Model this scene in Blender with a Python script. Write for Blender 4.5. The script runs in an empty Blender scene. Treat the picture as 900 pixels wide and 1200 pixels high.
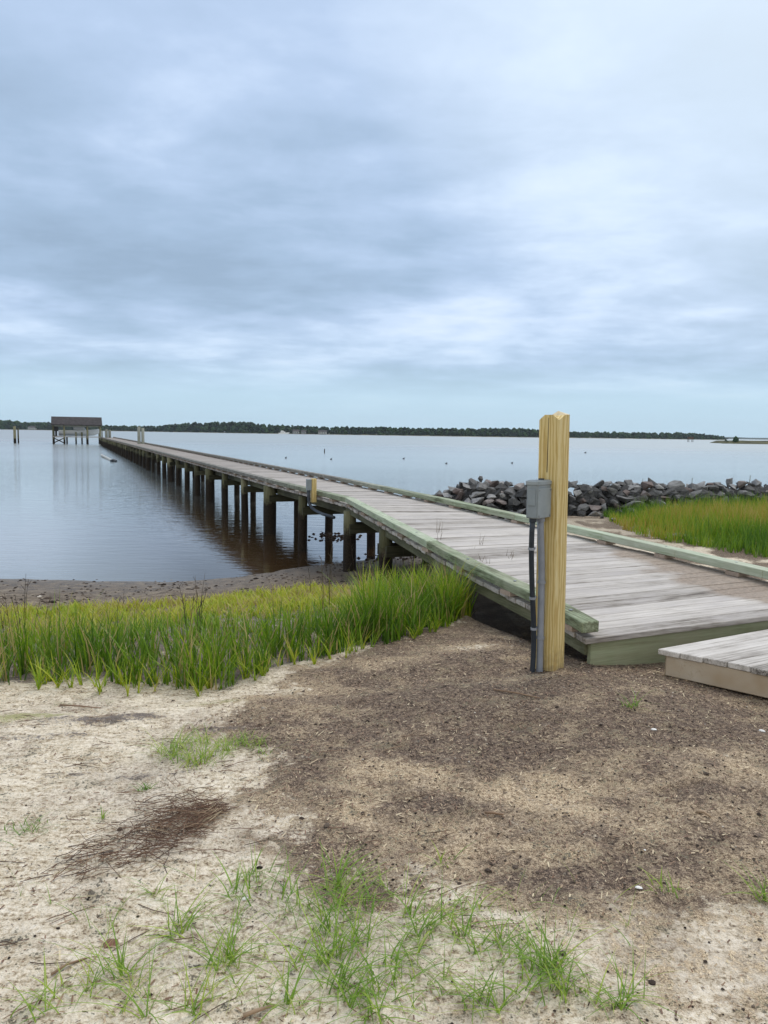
import bpy, math, random
from mathutils import Vector, Matrix, noise
random.seed(7)
R=math.radians; U=random.uniform
sc=bpy.context.scene; col=sc.collection
cth,sth=math.cos(math.radians(22.25)),math.sin(math.radians(22.25))
EYE=2.2; F=900.0; ROLL=R(0.83); PITCH=math.atan(92*math.cos(ROLL)/F)
# ---------------------------------------------------------------- measuring helpers
def ray(px,py):
    u=px-450; v=600-py; c,s=math.cos(ROLL),math.sin(ROLL)
    u,v=c*u-s*v, s*u+c*v
    c,s=math.cos(PITCH),math.sin(PITCH)
    return (u, c*F+s*v, -s*F+c*v)
def gp(px,py,z):
    r=ray(px,py); t=(z-EYE)/r[2]; return (r[0]*t, r[1]*t)
def hz(px,py,Y):            # x and z of a pixel at forward distance Y
    r=ray(px,py); t=Y/r[1]; return (r[0]*t, EYE+r[2]*t)
def lerp(t,a,b): return a+(b-a)*t
def clamp(x,a=0.,b=1.): return max(a,min(b,x))
def ss(a,b,x):
    t=clamp((x-a)/(b-a)); return t*t*(3-2*t)
def interp(x,xs,ys):
    if x<=xs[0]: return ys[0]
    for i in range(1,len(xs)):
        if x<=xs[i]: return lerp((x-xs[i-1])/(xs[i]-xs[i-1]),ys[i-1],ys[i])
    return ys[-1]
def fbm(x,y,z=0.,o=4):
    a=0.;k=1.;f=1.
    for i in range(o):
        a+=k*noise.noise((x*f,y*f,z+i*7.3)); k*=.5; f*=2.03
    return a
# ---------------------------------------------------------------- material helpers
class NT:
    def __init__(s,name,world=False):
        if world:
            s.m=bpy.data.worlds.new(name)
        else: s.m=bpy.data.materials.new(name)
        s.m.use_nodes=True; s.t=s.m.node_tree; s.n=s.t.nodes; s.l=s.t.links
        s.n.clear()
    def N(s,typ,**kw):
        n=s.n.new(typ)
        for k,v in kw.items():
            if k.startswith('i_'):
                k=k[2:]; k=int(k) if k.isdigit() else k.replace('_',' ')
                s.set(n.inputs[k],v)
            else: setattr(n,k,v)
        return n
    def set(s,inp,v):
        if hasattr(v,'is_linked') : s.l.new(v,inp)
        else:
            if inp.type=='RGBA' and len(v)==3: v=(*v,1)
            inp.default_value=v
    def math(s,op,a,b=0.,c=None,clampit=False):
        n=s.n.new('ShaderNodeMath'); n.operation=op; n.use_clamp=clampit
        s.set(n.inputs[0],a); s.set(n.inputs[1],b)
        if c is not None: s.set(n.inputs[2],c)
        return n.outputs[0]
    def mix(s,f,a,b,mode='MIX'):
        n=s.n.new('ShaderNodeMix'); n.data_type='RGBA'; n.blend_type=mode
        s.set(n.inputs[0],f); s.set(n.inputs[6],a); s.set(n.inputs[7],b); return n.outputs[2]
    def ramp(s,f,stops,interp='LINEAR'):
        n=s.n.new('ShaderNodeValToRGB'); s.set(n.inputs[0],f); e=n.color_ramp.elements
        n.color_ramp.interpolation=interp
        while len(e)<len(stops): e.new(.5)
        for k,(p,c) in enumerate(stops):
            e[k].position=p; c=(c,c,c) if not hasattr(c,'__len__') else c; e[k].color=(*c,1)
        return n.outputs[0]
    def noise(s,vec,scale,detail=4,rough=.55,dist=0.):
        n=s.N('ShaderNodeTexNoise',i_Scale=scale,i_Detail=detail,i_Roughness=rough,i_Distortion=dist)
        if vec is not None: s.l.new(vec,n.inputs['Vector'])
        return n.outputs[0]
    def obj(s): return s.N('ShaderNodeTexCoord').outputs['Object']
    def map(s,vec,scale=(1,1,1),loc=(0,0,0),rot=(0,0,0)):
        n=s.N('ShaderNodeMapping'); s.l.new(vec,n.inputs[0]); n.inputs['Scale'].default_value=scale
        n.inputs['Location'].default_value=loc; n.inputs['Rotation'].default_value=rot
        return n.outputs[0]
    def attr(s,name): return s.N('ShaderNodeAttribute',attribute_name=name)
    def bump(s,h,strength=.3,dist=.01,normal=None):
        n=s.N('ShaderNodeBump',i_Strength=strength,i_Distance=dist); s.set(n.inputs['Height'],h)
        if normal is not None: s.l.new(normal,n.inputs['Normal'])
        return n.outputs[0]
    def out(s,base,rough=.8,normal=None,spec=.3,**kw):
        b=s.N('ShaderNodeBsdfPrincipled'); s.set(b.inputs['Base Color'],base); s.set(b.inputs['Roughness'],rough)
        b.inputs['Specular IOR Level'].default_value=spec
        for k,v in kw.items(): s.set(b.inputs[k.replace('_',' ')],v)
        if normal is not None: s.l.new(normal,b.inputs['Normal'])
        o=s.N('ShaderNodeOutputMaterial'); s.l.new(b.outputs[0],o.inputs[0]); s.b=b; s.o=o
        return s.m
def mat_wood(name,stops,axis='y',grain=40,rnd=.25,weather=None,rough=.75,stain=None,knots=False,bump=.25,tintvar=None):
    t=NT(name); o=t.obj()
    rn=t.attr('rnd').outputs['Fac']
    sc3={'x':(.045,1,1),'y':(1,.045,1),'z':(1,1,.045)}[axis]
    off=t.N('ShaderNodeVectorMath',operation='ADD'); t.l.new(o,off.inputs[0])
    cx=t.N('ShaderNodeCombineXYZ',i_X=t.math('MULTIPLY',rn,37.),i_Y=t.math('MULTIPLY',rn,91.),i_Z=t.math('MULTIPLY',rn,53.))
    t.l.new(cx.outputs[0],off.inputs[1])
    v=t.map(off.outputs[0],sc3)
    g1=t.noise(v,grain,5,.65,.4); g2=t.noise(v,grain*5,3,.6); g3=t.noise(off.outputs[0],2.2,3,.6)
    f=t.math('ADD',t.math('MULTIPLY',g1,.6),t.math('MULTIPLY',g2,.4))
    f=t.math('ADD',f,t.math('MULTIPLY',t.math('SUBTRACT',rn,.5),rnd))
    f=t.math('ADD',f,t.math('MULTIPLY',t.math('SUBTRACT',g3,.5),.35),clampit=True)
    c=t.ramp(f,stops)
    if tintvar: c=t.mix(t.math('MULTIPLY',t.math('SUBTRACT',g3,.42),2.2,clampit=True),c,tintvar)
    if stain: c=stain(t,o,c,off.outputs[0])
    nb=t.bump(f,bump,.004)
    return t.out(c,rough,nb,.25)
def flat(name,c,rough=.6,metal=0,spec=.4,var=.15,scale=12,bump=0.):
    t=NT(name); o=t.obj(); n=t.noise(o,scale,4)
    lo=tuple(x*(1-var*2) for x in c); hi=tuple(min(1,x*(1+var)) for x in c)
    return t.out(t.ramp(n,[(.3,lo),(.7,hi)]),rough,t.bump(n,bump,.01) if bump else None,spec,Metallic=metal)
# ---------------------------------------------------------------- mesh builder
class MB:
    def __init__(s): s.v=[];s.f=[];s.r=[];s.c=None
    def add(s,vs,fs,r=None):
        b=len(s.v); r=random.random() if r is None else r
        s.v+= [tuple(v) for v in vs]; s.r+=[r]*len(vs); s.f+=[tuple(b+i for i in f) for f in fs]
    def hexa(s,p,r=None):   # p: 4 bottom, 4 top (ccw)
        s.add(p,[(3,2,1,0),(4,5,6,7),(0,1,5,4),(1,2,6,5),(2,3,7,6),(3,0,4,7)],r)
    def box(s,c,size,rz=0,r=None,M=None):
        x,y,z=[a/2 for a in size]
        p=[(-x,-y,-z),(x,-y,-z),(x,y,-z),(-x,y,-z),(-x,-y,z),(x,-y,z),(x,y,z),(-x,y,z)]
        m=M if M else Matrix.Rotation(rz,3,'Z')
        s.hexa([Vector(c)+m@Vector(q) for q in p],r)
    def bar(s,a,b,w,h,r=None,up=(0,0,1)):  # rectangular bar from a to b, w sideways, h vertical
        a=Vector(a);b=Vector(b);d=(b-a).normalized(); sd=d.cross(Vector(up))
        if sd.length<1e-4: sd=Vector((1,0,0))
        sd.normalize(); u=sd.cross(d); sd*=w/2; u*=h/2
        s.hexa([a-sd-u,a+sd-u,b+sd-u,b-sd-u,a-sd+u,a+sd+u,b+sd+u,b-sd+u],r)
    def tube(s,pts,rad,n=10,r=None,cap=True):
        pts=[Vector(p) for p in pts]; rad=rad if hasattr(rad,'__len__') else [rad]*len(pts)
        vs=[];fs=[]; pu=None
        for i,p in enumerate(pts):
            d=(pts[min(i+1,len(pts)-1)]-pts[max(i-1,0)]).normalized()
            u=(pu if pu else (Vector((1,0,0)) if abs(d.z)>.9 else Vector((0,0,1)))); u=(u-d*u.dot(d)).normalized(); pu=u; w=d.cross(u)
            for k in range(n):
                a=2*math.pi*k/n; vs.append(p+(u*math.cos(a)+w*math.sin(a))*rad[i])
        for i in range(len(pts)-1):
            for k in range(n): fs.append((i*n+k,i*n+(k+1)%n,(i+1)*n+(k+1)%n,(i+1)*n+k))
        if cap: fs.append(tuple(range(n))[::-1]); fs.append(tuple((len(pts)-1)*n+k for k in range(n)))
        s.add(vs,fs,r)
    def build(s,name,mat,parent=None,smooth=False,bevel=0,kind=None):
        me=bpy.data.meshes.new(name); me.from_pydata(s.v,[],s.f)
        a=me.attributes.new('rnd','FLOAT','POINT'); a.data.foreach_set('value',s.r)
        if smooth: me.polygons.foreach_set('use_smooth',[True]*len(me.polygons))
        me.materials.append(mat); me.update(); o=bpy.data.objects.new(name,me); col.objects.link(o)
        if parent: o.parent=parent
        if bevel:
            b=o.modifiers.new('b','BEVEL'); b.width=bevel; b.segments=1; b.limit_method='ANGLE'
        if kind: o['kind']=kind
        return o
def tag(o,label,cat,group=None,kind=None):
    o['label']=label; o['category']=cat
    if group:o['group']=group
    if kind:o['kind']=kind
    return o
def empty(name,loc=(0,0,0),rz=0):
    o=bpy.data.objects.new(name,None); o.empty_display_size=.2; o.location=loc; o.rotation_euler=(0,0,rz); col.objects.link(o); return o
def copy_tree(o,parent=None):
    c=o.copy(); col.objects.link(c)
    if parent: c.parent=parent
    for ch in list(o.children): copy_tree(ch,c)
    return c
# ---------------------------------------------------------------- materials
def green_stain(t,o,c,off): return c
GREY=[(.27,(.08,.065,.055)),(.38,(.25,.225,.20)),(.49,(.42,.39,.36)),(.61,(.56,.525,.49)),(.8,(.68,.645,.61))]
def deck_stain(t,o,c,off):
    # brown film of washed sand over the landward right-hand corner, worn paler footpath
    sx=t.N('ShaderNodeSeparateXYZ'); t.l.new(o,sx.inputs[0])
    n=t.noise(o,2.0,4,.6); n2=t.noise(o,30,4,.7)
    edge=t.math('ADD',sx.outputs[0],t.math('MULTIPLY',t.math('SUBTRACT',n,.5),.9))
    edge=t.math('SUBTRACT',edge,t.math('MULTIPLY',t.math('ABSOLUTE',t.math('SUBTRACT',sx.outputs[1],4.9)),.33))
    m=t.math('MULTIPLY',t.math('SUBTRACT',edge,4.72),5.0,clampit=True)
    sand=t.ramp(n2,[(.3,(.15,.115,.085)),(.7,(.36,.28,.215))])
    c=t.mix(t.math('MULTIPLY',m,.8),c,sand)
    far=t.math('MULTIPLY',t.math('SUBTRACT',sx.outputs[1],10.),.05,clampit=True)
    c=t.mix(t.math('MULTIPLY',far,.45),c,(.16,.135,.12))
    return c
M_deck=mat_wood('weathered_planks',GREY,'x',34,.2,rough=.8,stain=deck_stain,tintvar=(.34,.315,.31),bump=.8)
def kerb_stain(t,o,c,off):
    sx=t.N('ShaderNodeSeparateXYZ'); t.l.new(o,sx.inputs[0])
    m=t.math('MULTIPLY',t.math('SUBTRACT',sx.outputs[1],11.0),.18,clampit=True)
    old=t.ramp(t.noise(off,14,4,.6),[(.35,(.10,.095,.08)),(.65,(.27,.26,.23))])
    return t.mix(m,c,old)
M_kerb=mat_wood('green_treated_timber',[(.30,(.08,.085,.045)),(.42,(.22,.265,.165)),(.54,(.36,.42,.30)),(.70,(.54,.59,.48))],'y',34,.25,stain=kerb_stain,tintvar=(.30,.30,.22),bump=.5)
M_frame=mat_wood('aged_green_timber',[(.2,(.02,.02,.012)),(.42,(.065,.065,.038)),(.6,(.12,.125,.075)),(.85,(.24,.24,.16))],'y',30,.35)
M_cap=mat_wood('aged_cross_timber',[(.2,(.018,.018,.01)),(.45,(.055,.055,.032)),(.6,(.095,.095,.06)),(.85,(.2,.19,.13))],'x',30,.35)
M_fascia=mat_wood('green_fascia_timber',[(.2,(.13,.12,.07)),(.42,(.23,.25,.15)),(.6,(.30,.34,.22)),(.85,(.42,.44,.33))],'x',26,.3,tintvar=(.30,.28,.20),bump=.5)
M_block=mat_wood('cut_block_timber',[(.3,(.2,.16,.12)),(.7,(.42,.33,.27))],'x',30,.3)
def tide(t,o,c,off):
    sx=t.N('ShaderNodeSeparateXYZ'); t.l.new(o,sx.inputs[0]); n=t.noise(off,9,4,.7)
    z=t.math('ADD',sx.outputs[2],t.math('MULTIPLY',t.math('SUBTRACT',n,.5),.45))
    m=t.math('MULTIPLY',t.math('SUBTRACT',.80,z),6.0,clampit=True)
    return t.mix(m,c,t.ramp(t.noise(off,45,3),[(.35,(.008,.006,.004)),(.7,(.035,.024,.015))]))
M_pile=mat_wood('tide_stained_pile',[(.25,(.045,.042,.024)),(.5,(.115,.115,.062)),(.8,(.22,.21,.13))],'z',30,.5,stain=tide,bump=.6)
M_oldpile=mat_wood('old_grey_pile',[(.25,(.09,.09,.075)),(.5,(.18,.19,.16)),(.8,(.3,.31,.27))],'z',22,.4)
def mat_newpost(name='new_yellow_timber'):
    t=NT(name); o=t.obj()
    v=t.map(o,(1,1,.11)); d=t.noise(v,5.5,3,.5); 
    rings=t.N('ShaderNodeTexWave',wave_type='RINGS',rings_direction='Z',i_Scale=16.,i_Distortion=5.,i_Detail=3.,i_Detail_Scale=1.6)
    t.l.new(t.map(o,(1,1,.16),loc=(.075,-.02,0),rot=(R(3),R(-2.5),0)),rings.inputs[0])
    fine=t.noise(t.map(o,(1,1,.03)),140,3,.6)
    f=t.math('ADD',t.math('MULTIPLY',rings.outputs['Fac'],.5),t.math('MULTIPLY',fine,.5))
    c=t.ramp(f,[(.15,(.44,.29,.09)),(.45,(.57,.43,.17)),(.8,(.68,.56,.29))])
    c=t.mix(t.math('MULTIPLY',t.math('SUBTRACT',d,.5),1.6,clampit=True),c,(.42,.36,.17))
    sz=t.N('ShaderNodeSeparateXYZ'); t.l.new(o,sz.inputs[0])
    vk=t.N('ShaderNodeTexVoronoi',i_Scale=3.1); t.l.new(t.map(o,(2.2,2.2,.8),loc=(.4,.3,.2)),vk.inputs['Vector'])
    c=t.mix(t.ramp(vk.outputs['Distance'],[(.05,.8),(.13,.0)]),c,(.20,.10,.03))
    dirt=t.math('ADD',t.math('MULTIPLY',t.math('SUBTRACT',.86,sz.outputs[2]),4.),t.math('MULTIPLY',t.math('SUBTRACT',t.noise(o,30,4),.5),1.6),clampit=True)
    c=t.mix(t.math('MULTIPLY',dirt,.6),c,(.14,.10,.07))
    return t.out(c,.65,t.bump(f,.12,.002),.3)
M_post=mat_newpost()
M_cut=flat('fresh_cut_end_grain',(.66,.55,.36),.8,var=.12,scale=60)
M_box=flat('grey_box_plastic',(.23,.265,.285),.45,var=.08)
M_lid=flat('grey_lid_plastic',(.27,.305,.32),.42,var=.06)
M_cgrey=flat('grey_conduit_plastic',(.24,.26,.30),.42,var=.08)
M_cblack=flat('dark_conduit_plastic',(.02,.028,.04),.4,var=.1)
M_metal=flat('dull_metal',(.3,.31,.33),.4,metal=.8)
# ---------------------------------------------------------------- ground shape
# inland distance: positive on land
def shore(x): return interp(x,[-60,-12,-6,-4.5,-3.2,-2.2,-1.7,-.7,.6,2.2,3.2,5,9,14,25,60],[14,12.5,11.5,11.4,11.4,11.8,12.5,13.3,14.3,16.4,19.2,19.4,20.0,21.2,24,27])
PEAT_AND_SHADE=[gp(*p,.66) for p in ((235,850),(300,815),(380,775),(470,742),(555,718),(600,700),(760,700),(1000,770),(1100,1000),(1000,1230),(690,1230),(640,1150),(600,1100),(560,1062),(490,1050),(430,1050),(380,1010),(335,975),(300,925),(320,885),(285,868))]  # dark soil outline, carried on under the ramp to paint its shade
def poly_sd(x,y,P):
    d=1e9; inside=False; n=len(P)
    for i in range(n):
        x1,y1=P[i]; x2,y2=P[(i+1)%n]
        ex,ey=x2-x1,y2-y1; t=clamp(((x-x1)*ex+(y-y1)*ey)/(ex*ex+ey*ey))
        d=min(d,math.hypot(x-x1-ex*t,y-y1-ey*t))
        if (y1>y)!=(y2>y) and x<ex*(y-y1)/ey+x1: inside=not inside
    return d if inside else -d
def blob(x,y,px,py,rx,ry,rot=0,z=.66):
    cx,cy=gp(px,py,z); dx,dy=x-cx,y-cy; c,s=math.cos(rot),math.sin(rot)
    dx,dy=c*dx+s*dy,-s*dx+c*dy
    return math.exp(-((dx/rx)**2+(dy/ry)**2))
def base_z(x,y):
    t=shore(x)-y
    if t<0: z=-.02+t*.035 if t>-40 else -1.42
    else: z=interp(t,[0,1.2,2.6,4.5,6.6,9],[-.02,.045,.13,.36,.60,.66])
    if x>1 and t>0:
        zr=interp(t,[0,.6,1.6,4,7,11,14],[-.02,.2,.36,.42,.46,.58,.66]); z=lerp(ss(1.,3.,x),z,zr)
    s_=-x*sth+y*cth; l_=x*cth+y*sth
    z-=.26*ss(4.15,4.5,s_)*ss(9.5,7,s_)*ss(3.15,3.45,l_)*ss(5.9,5.5,l_)  # hollow shaped under the ramp to deepen the shade there
    return z
def gz(x,y,fine=False):
    z=base_z(x,y)
    if y<14 and -14<x<16:
        t=shore(x)-y; w=ss(0,1.2,t)
        z+=w*.028*fbm(x*.9,y*.9,3.)+.006*w*fbm(x*4,y*4,9.,3)
        # spit of mud in shallow water at left
        z+=.05*math.exp(-(((x+6.8)/1.5)**2+((y-12.15)/.28)**2))
        # low hump of loose soil around the post and pier end
        z+=.075*math.exp(-(((x-1.1)/1.0)**2+((y-4.3)/.8)**2))-.02*math.exp(-(((x+1.6)/1.3)**2+((y-3.1)/.8)**2))
        # shallow trough along the grass foot
        z-=.035*w*math.exp(-(((y-(4.45+.16*(x+1.2)))/.22)**2))*ss(2.0,.2,x)
    return z
def axis(lo,hi,a,b,step,grow=1.16,mid=None):
    L=[a]; 
    while L[-1]<b: L.append(L[-1]+step)
    s=step
    while L[-1]<hi: s*=grow; L.append(L[-1]+s)
    s=step; K=[a]
    while K[-1]>lo: s*=grow; K.append(K[-1]-s)
    return K[1:][::-1]+L
GF_=[gp(*p,.62) for p in ((-260,815),(-120,808),(0,802),(100,800),(200,806),(260,812),(320,790),(400,770),(480,752),(552,722))]; GFX=[p[0] for p in GF_]; GFY=[p[1] for p in GF_]
xs=axis(-4200,4200,-2.9,2.9,.022,1.07); ys=axis(-1500,4200,1.5,5.2,.020,1.035)
nx,ny=len(xs),len(ys); FEET=[(-1.0,2.75,.5),(-.62,2.55,.6),(-1.25,3.35,1.9),(-1.0,3.75,1.8),(.3,2.9,1.2),(.5,3.35,1.3),(.15,3.7,1.2),(.9,2.7,2.2),(1.3,3.2,.4),(-.1,4.25,.9),(.75,3.9,.3),(-1.9,3.2,.2),(-.35,3.15,2.),(1.6,3.8,2.6),(-1.5,3.9,.4)]
V=[];A1=[];A2=[];A3=[];A4=[]
for y in ys:
    for x in xs:
        z=gz(x,y); near=(1.2<y<7.5 and -4<x<5)
        pe=-9.
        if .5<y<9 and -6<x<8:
            pe=poly_sd(x,y,PEAT_AND_SHADE)+.20*fbm(x*2.6,y*3.6,1.,5)
        peat_and_shade=ss(-.30,.26,pe)
        if y<1.2 or x>4: peat_and_shade=ss(.0,.5,fbm(x*1.4,y*1.4,5.)+.3)
        tan=al=wr=0.
        if near:
            wob=.12*fbm(x*5,y*5,2.,3)
            light=blob(x,y,655,935,.30,.17)+.75*blob(x,y,470,900,.14,.1)+.5*blob(x,y,880,900,.2,.2)+.45*blob(x,y,420,960,.15,.12)
            dark=blob(x,y,565,900,.09,.09)+.8*blob(x,y,700,1030,.2,.05)+.8*blob(x,y,830,1060,.12,.05)+blob(x,y,480,880,.16,.12)+.9*blob(x,y,330,880,.12,.12)+.8*blob(x,y,770,860,.25,.12)+.8*blob(x,y,540,830,.35,.14)
            light*=1+2.5*wob*4; dark*=1+1.5*wob*4
            edge_=ss(1065,1120,600+F*(EYE-.66)/max(y,.5)-92+.0*x+60*fbm(x*2,y*2,17.)) if x>.25 else 0
            tan=clamp(.34+.85*(light*1.2-dark*.8)+wob*2.4+.55*fbm(x*1.5+y*.7,y*3.6-x*.8,33.,4)+.5*edge_-.26*ss(3.0,3.9,y)*ss(-.9,.2,x))
            al=clamp(1.3*blob(x,y,20,838,.38,.10,.15)+.6*blob(x,y,110,812,.3,.07,.1)+.8*blob(x,y,250,820,.3,.08,.2)+wob*2-.25)
            wr=clamp(1.2*blob(x,y,105,842,.30,.06,.1)+.8*blob(x,y,60,862,.35,.05,.1)+.7*blob(x,y,260,850,.2,.05,.2)+.7*blob(x,y,60,905,.35,.035,.15)+.6*blob(x,y,200,905,.3,.03,.2)+.6*blob(x,y,60,1030,.25,.03,.5)+.5*blob(x,y,30,850,.2,.04)+.6*blob(x,y,175,835,.22,.05,.2)+.4*blob(x,y,190,868,.3,.05,.2)+.55*blob(x,y,130,995,.25,.03,.6)+.6*blob(x,y,380,820,.35,.05,.3)+wob*3.2-.24)
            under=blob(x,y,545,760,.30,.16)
            tan=lerp(clamp(under*1.3),tan,.62); peat_and_shade=max(0,peat_and_shade-.55*under+wob)*(1-.6*edge_)-.22*clamp(light)
        # relief
            w=ss(7.2,5.,y)
            rough=.35+.65*peat_and_shade
            z+=w*(.0085*rough*fbm(x*16,y*16,4.,4)+.004*fbm(x*48,y*48,6.,2)*rough)
            r=noise.noise((x*3.5+y*3,y*9-x*4,8.)); z+=w*(1-peat_and_shade)*.007*r+w*(1-peat_and_shade)*.004*abs(noise.noise((x*12,y*20,1.)))
            z+=.012*al+.01*wr
            for fx0,fy0,fa in FEET:
                dx=x-fx0; dy=y-fy0
                if abs(dx)<.25 and abs(dy)<.25:
                    c_,s2_=math.cos(fa),math.sin(fa); u_=(c_*dx+s2_*dy)/.13; v_=(-s2_*dx+c_*dy)/.05; q_=u_*u_+v_*v_
                    z+=-.013*math.exp(-q_*q_*.8)+.005*math.exp(-(q_-1.9)**2)
        if -7<x<1.3 and 4<y<9.5:
            gf=ss(-.02,.18,y-interp(x,GFX,GFY)+.08*fbm(x*5,y*5,2.,2)); wr=max(wr,gf*(1-.5*ss(7.5,9.5,y)))
        V.append((x,y,z)); A1.append(peat_and_shade);A2.append(tan);A3.append(al);A4.append(wr)
Fc=[(j*nx+i,j*nx+i+1,(j+1)*nx+i+1,(j+1)*nx+i) for j in range(ny-1) for i in range(nx-1)]
me=bpy.data.meshes.new('ground'); me.from_pydata(V,[],Fc)
for n_,A in (('peat_and_shade',A1),('tan',A2),('alga',A3),('wrack',A4)):
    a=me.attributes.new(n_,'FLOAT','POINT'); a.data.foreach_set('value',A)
me.polygons.foreach_set('use_smooth',[True]*len(me.polygons))
t=NT('sand_and_soil'); o=t.obj()
sx=t.N('ShaderNodeSeparateXYZ'); t.l.new(o,sx.inputs[0])
n_f=t.noise(o,210,3,.7); n_m=t.noise(o,55,5,.7); n_l=t.noise(o,7,5,.65); n_xl=t.noise(o,1.7,4,.6)
n_c=t.noise(o,19,4,.6)
vor=t.N('ShaderNodeTexVoronoi',i_Scale=120.); t.l.new(o,vor.inputs['Vector'])
vor2=t.N('ShaderNodeTexVoronoi',i_Scale=48.); t.l.new(o,vor2.inputs['Vector'])
streak=t.noise(t.map(o,(10,34,10),rot=(0,0,R(-25))),1.,5,.65,.5)
sand=t.ramp(t.math('ADD',t.math('ADD',t.math('MULTIPLY',n_m,.5),t.math('MULTIPLY',streak,.35)),t.math('MULTIPLY',n_f,.15)),[(.39,(.13,.09,.055)),(.435,(.40,.32,.215)),(.50,(.68,.59,.455)),(.60,(.88,.80,.675))])
sand=t.mix(t.ramp(n_xl,[(.45,0.),(.65,.7)]),sand,t.ramp(n_m,[(.40,(.28,.23,.18)),(.58,(.66,.58,.48))]))
grain=t.math('ADD',t.math('MULTIPLY',n_f,.5),t.math('MULTIPLY',n_m,.5))
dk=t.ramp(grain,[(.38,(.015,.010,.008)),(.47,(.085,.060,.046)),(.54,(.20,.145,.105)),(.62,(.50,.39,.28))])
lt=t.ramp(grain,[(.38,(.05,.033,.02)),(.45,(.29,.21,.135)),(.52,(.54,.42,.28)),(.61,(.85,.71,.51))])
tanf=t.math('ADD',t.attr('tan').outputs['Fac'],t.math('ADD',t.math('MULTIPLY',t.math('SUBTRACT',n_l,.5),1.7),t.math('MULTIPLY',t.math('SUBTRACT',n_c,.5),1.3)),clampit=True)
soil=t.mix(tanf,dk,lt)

pf=t.math('ADD',t.attr('peat_and_shade').outputs['Fac'],t.math('MULTIPLY',t.math('SUBTRACT',n_l,.5),1.5)); pf=t.math('ADD',pf,t.math('MULTIPLY',t.math('SUBTRACT',n_c,.5),1.5))
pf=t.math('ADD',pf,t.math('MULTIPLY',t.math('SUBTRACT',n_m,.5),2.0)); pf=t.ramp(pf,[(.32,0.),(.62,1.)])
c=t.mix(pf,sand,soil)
br=t.math('ADD',t.math('MULTIPLY',t.math('SUBTRACT',n_m,.5),3.2),t.math('MULTIPLY',t.math('SUBTRACT',n_l,.5),2.2))
c=t.mix(t.ramp(t.math('ADD',t.math('MULTIPLY',t.attr('alga').outputs['Fac'],.8),br),[(.3,0.),(.7,.8)]),c,t.ramp(n_f,[(.35,(.13,.13,.035)),(.65,(.42,.42,.16))]))
c=t.mix(t.ramp(t.math('ADD',t.math('MULTIPLY',t.attr('wrack').outputs['Fac'],.8),br),[(.3,0.),(.65,.85)]),c,t.ramp(n_f,[(.35,(.03,.024,.026)),(.65,(.17,.14,.14))]))
# tidal mud: low ground is wet and grey-brown
zz=t.math('ADD',sx.outputs[2],t.math('MULTIPLY',t.math('SUBTRACT',n_l,.5),.12))
mud=t.ramp(t.math('ADD',t.math('MULTIPLY',n_m,.5),t.math('MULTIPLY',n_l,.5)),[(.38,(.035,.024,.016)),(.49,(.15,.115,.08)),(.60,(.29,.24,.18))])
mf=t.ramp(zz,[(.30,1.),(.50,0.)])
c=t.mix(mf,c,mud)
wet=t.ramp(zz,[(.0,1.),(.13,0.)])
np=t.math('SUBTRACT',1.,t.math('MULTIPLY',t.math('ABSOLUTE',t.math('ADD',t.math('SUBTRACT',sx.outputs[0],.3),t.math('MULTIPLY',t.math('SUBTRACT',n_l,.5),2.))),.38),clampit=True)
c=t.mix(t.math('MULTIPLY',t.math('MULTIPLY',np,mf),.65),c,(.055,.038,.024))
c=t.mix(t.math('MULTIPLY',wet,.5),c,t.mix(.5,c,(.06,.045,.035)))
h=t.math('ADD',t.math('MULTIPLY',grain,.6),t.math('MULTIPLY',vor.outputs['Distance'],.35)); h=t.math('ADD',h,t.math('MULTIPLY',vor2.outputs['Distance'],.6))
nb=t.bump(h,.9,.014)
rg=t.math('SUBTRACT',.95,t.math('MULTIPLY',wet,.55))
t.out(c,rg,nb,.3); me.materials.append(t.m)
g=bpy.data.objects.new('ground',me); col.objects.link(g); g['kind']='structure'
# ---------------------------------------------------------------- water
wx=axis(-4300,4300,-30,30,4,1.25); wy=axis(-100,4300,8,40,4,1.25)
m=MB(); n1=len(wx)
V=[(x,y,0.) for y in wy for x in wx]; m.add(V,[(j*n1+i,j*n1+i+1,(j+1)*n1+i+1,(j+1)*n1+i) for j in range(len(wy)-1) for i in range(n1-1)])
t=NT('bay_water'); o=t.obj()
w1=t.noise(t.map(o,(.9,2.6,1),rot=(0,0,R(8))),1.,3,.5,.3); w2=t.noise(t.map(o,(2.6,8,1),rot=(0,0,R(-6))),1.,3,.55,.4); w3=t.noise(t.map(o,(.02,.12,1)),1.,3,.6)
h=t.math('ADD',t.math('MULTIPLY',w1,.5),t.math('MULTIPLY',w2,.36))
sx=t.N('ShaderNodeSeparateXYZ'); t.l.new(o,sx.inputs[0])
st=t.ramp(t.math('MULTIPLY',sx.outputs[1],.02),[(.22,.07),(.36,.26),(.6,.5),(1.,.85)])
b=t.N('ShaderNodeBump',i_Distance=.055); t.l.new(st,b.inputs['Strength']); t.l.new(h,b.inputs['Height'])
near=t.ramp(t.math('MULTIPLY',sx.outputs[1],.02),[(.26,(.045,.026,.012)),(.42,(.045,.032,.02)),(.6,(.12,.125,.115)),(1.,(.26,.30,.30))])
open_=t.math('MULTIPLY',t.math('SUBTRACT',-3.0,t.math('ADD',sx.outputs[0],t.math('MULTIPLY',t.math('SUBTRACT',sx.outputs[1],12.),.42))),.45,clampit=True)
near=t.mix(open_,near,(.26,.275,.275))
far=t.mix(t.math('MULTIPLY',t.ramp(t.math('MULTIPLY',sx.outputs[1],.01),[(.2,0.),(.6,1.)]),t.ramp(w3,[(.4,0.),(.6,.5)])),near,(.33,.37,.38))
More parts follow.
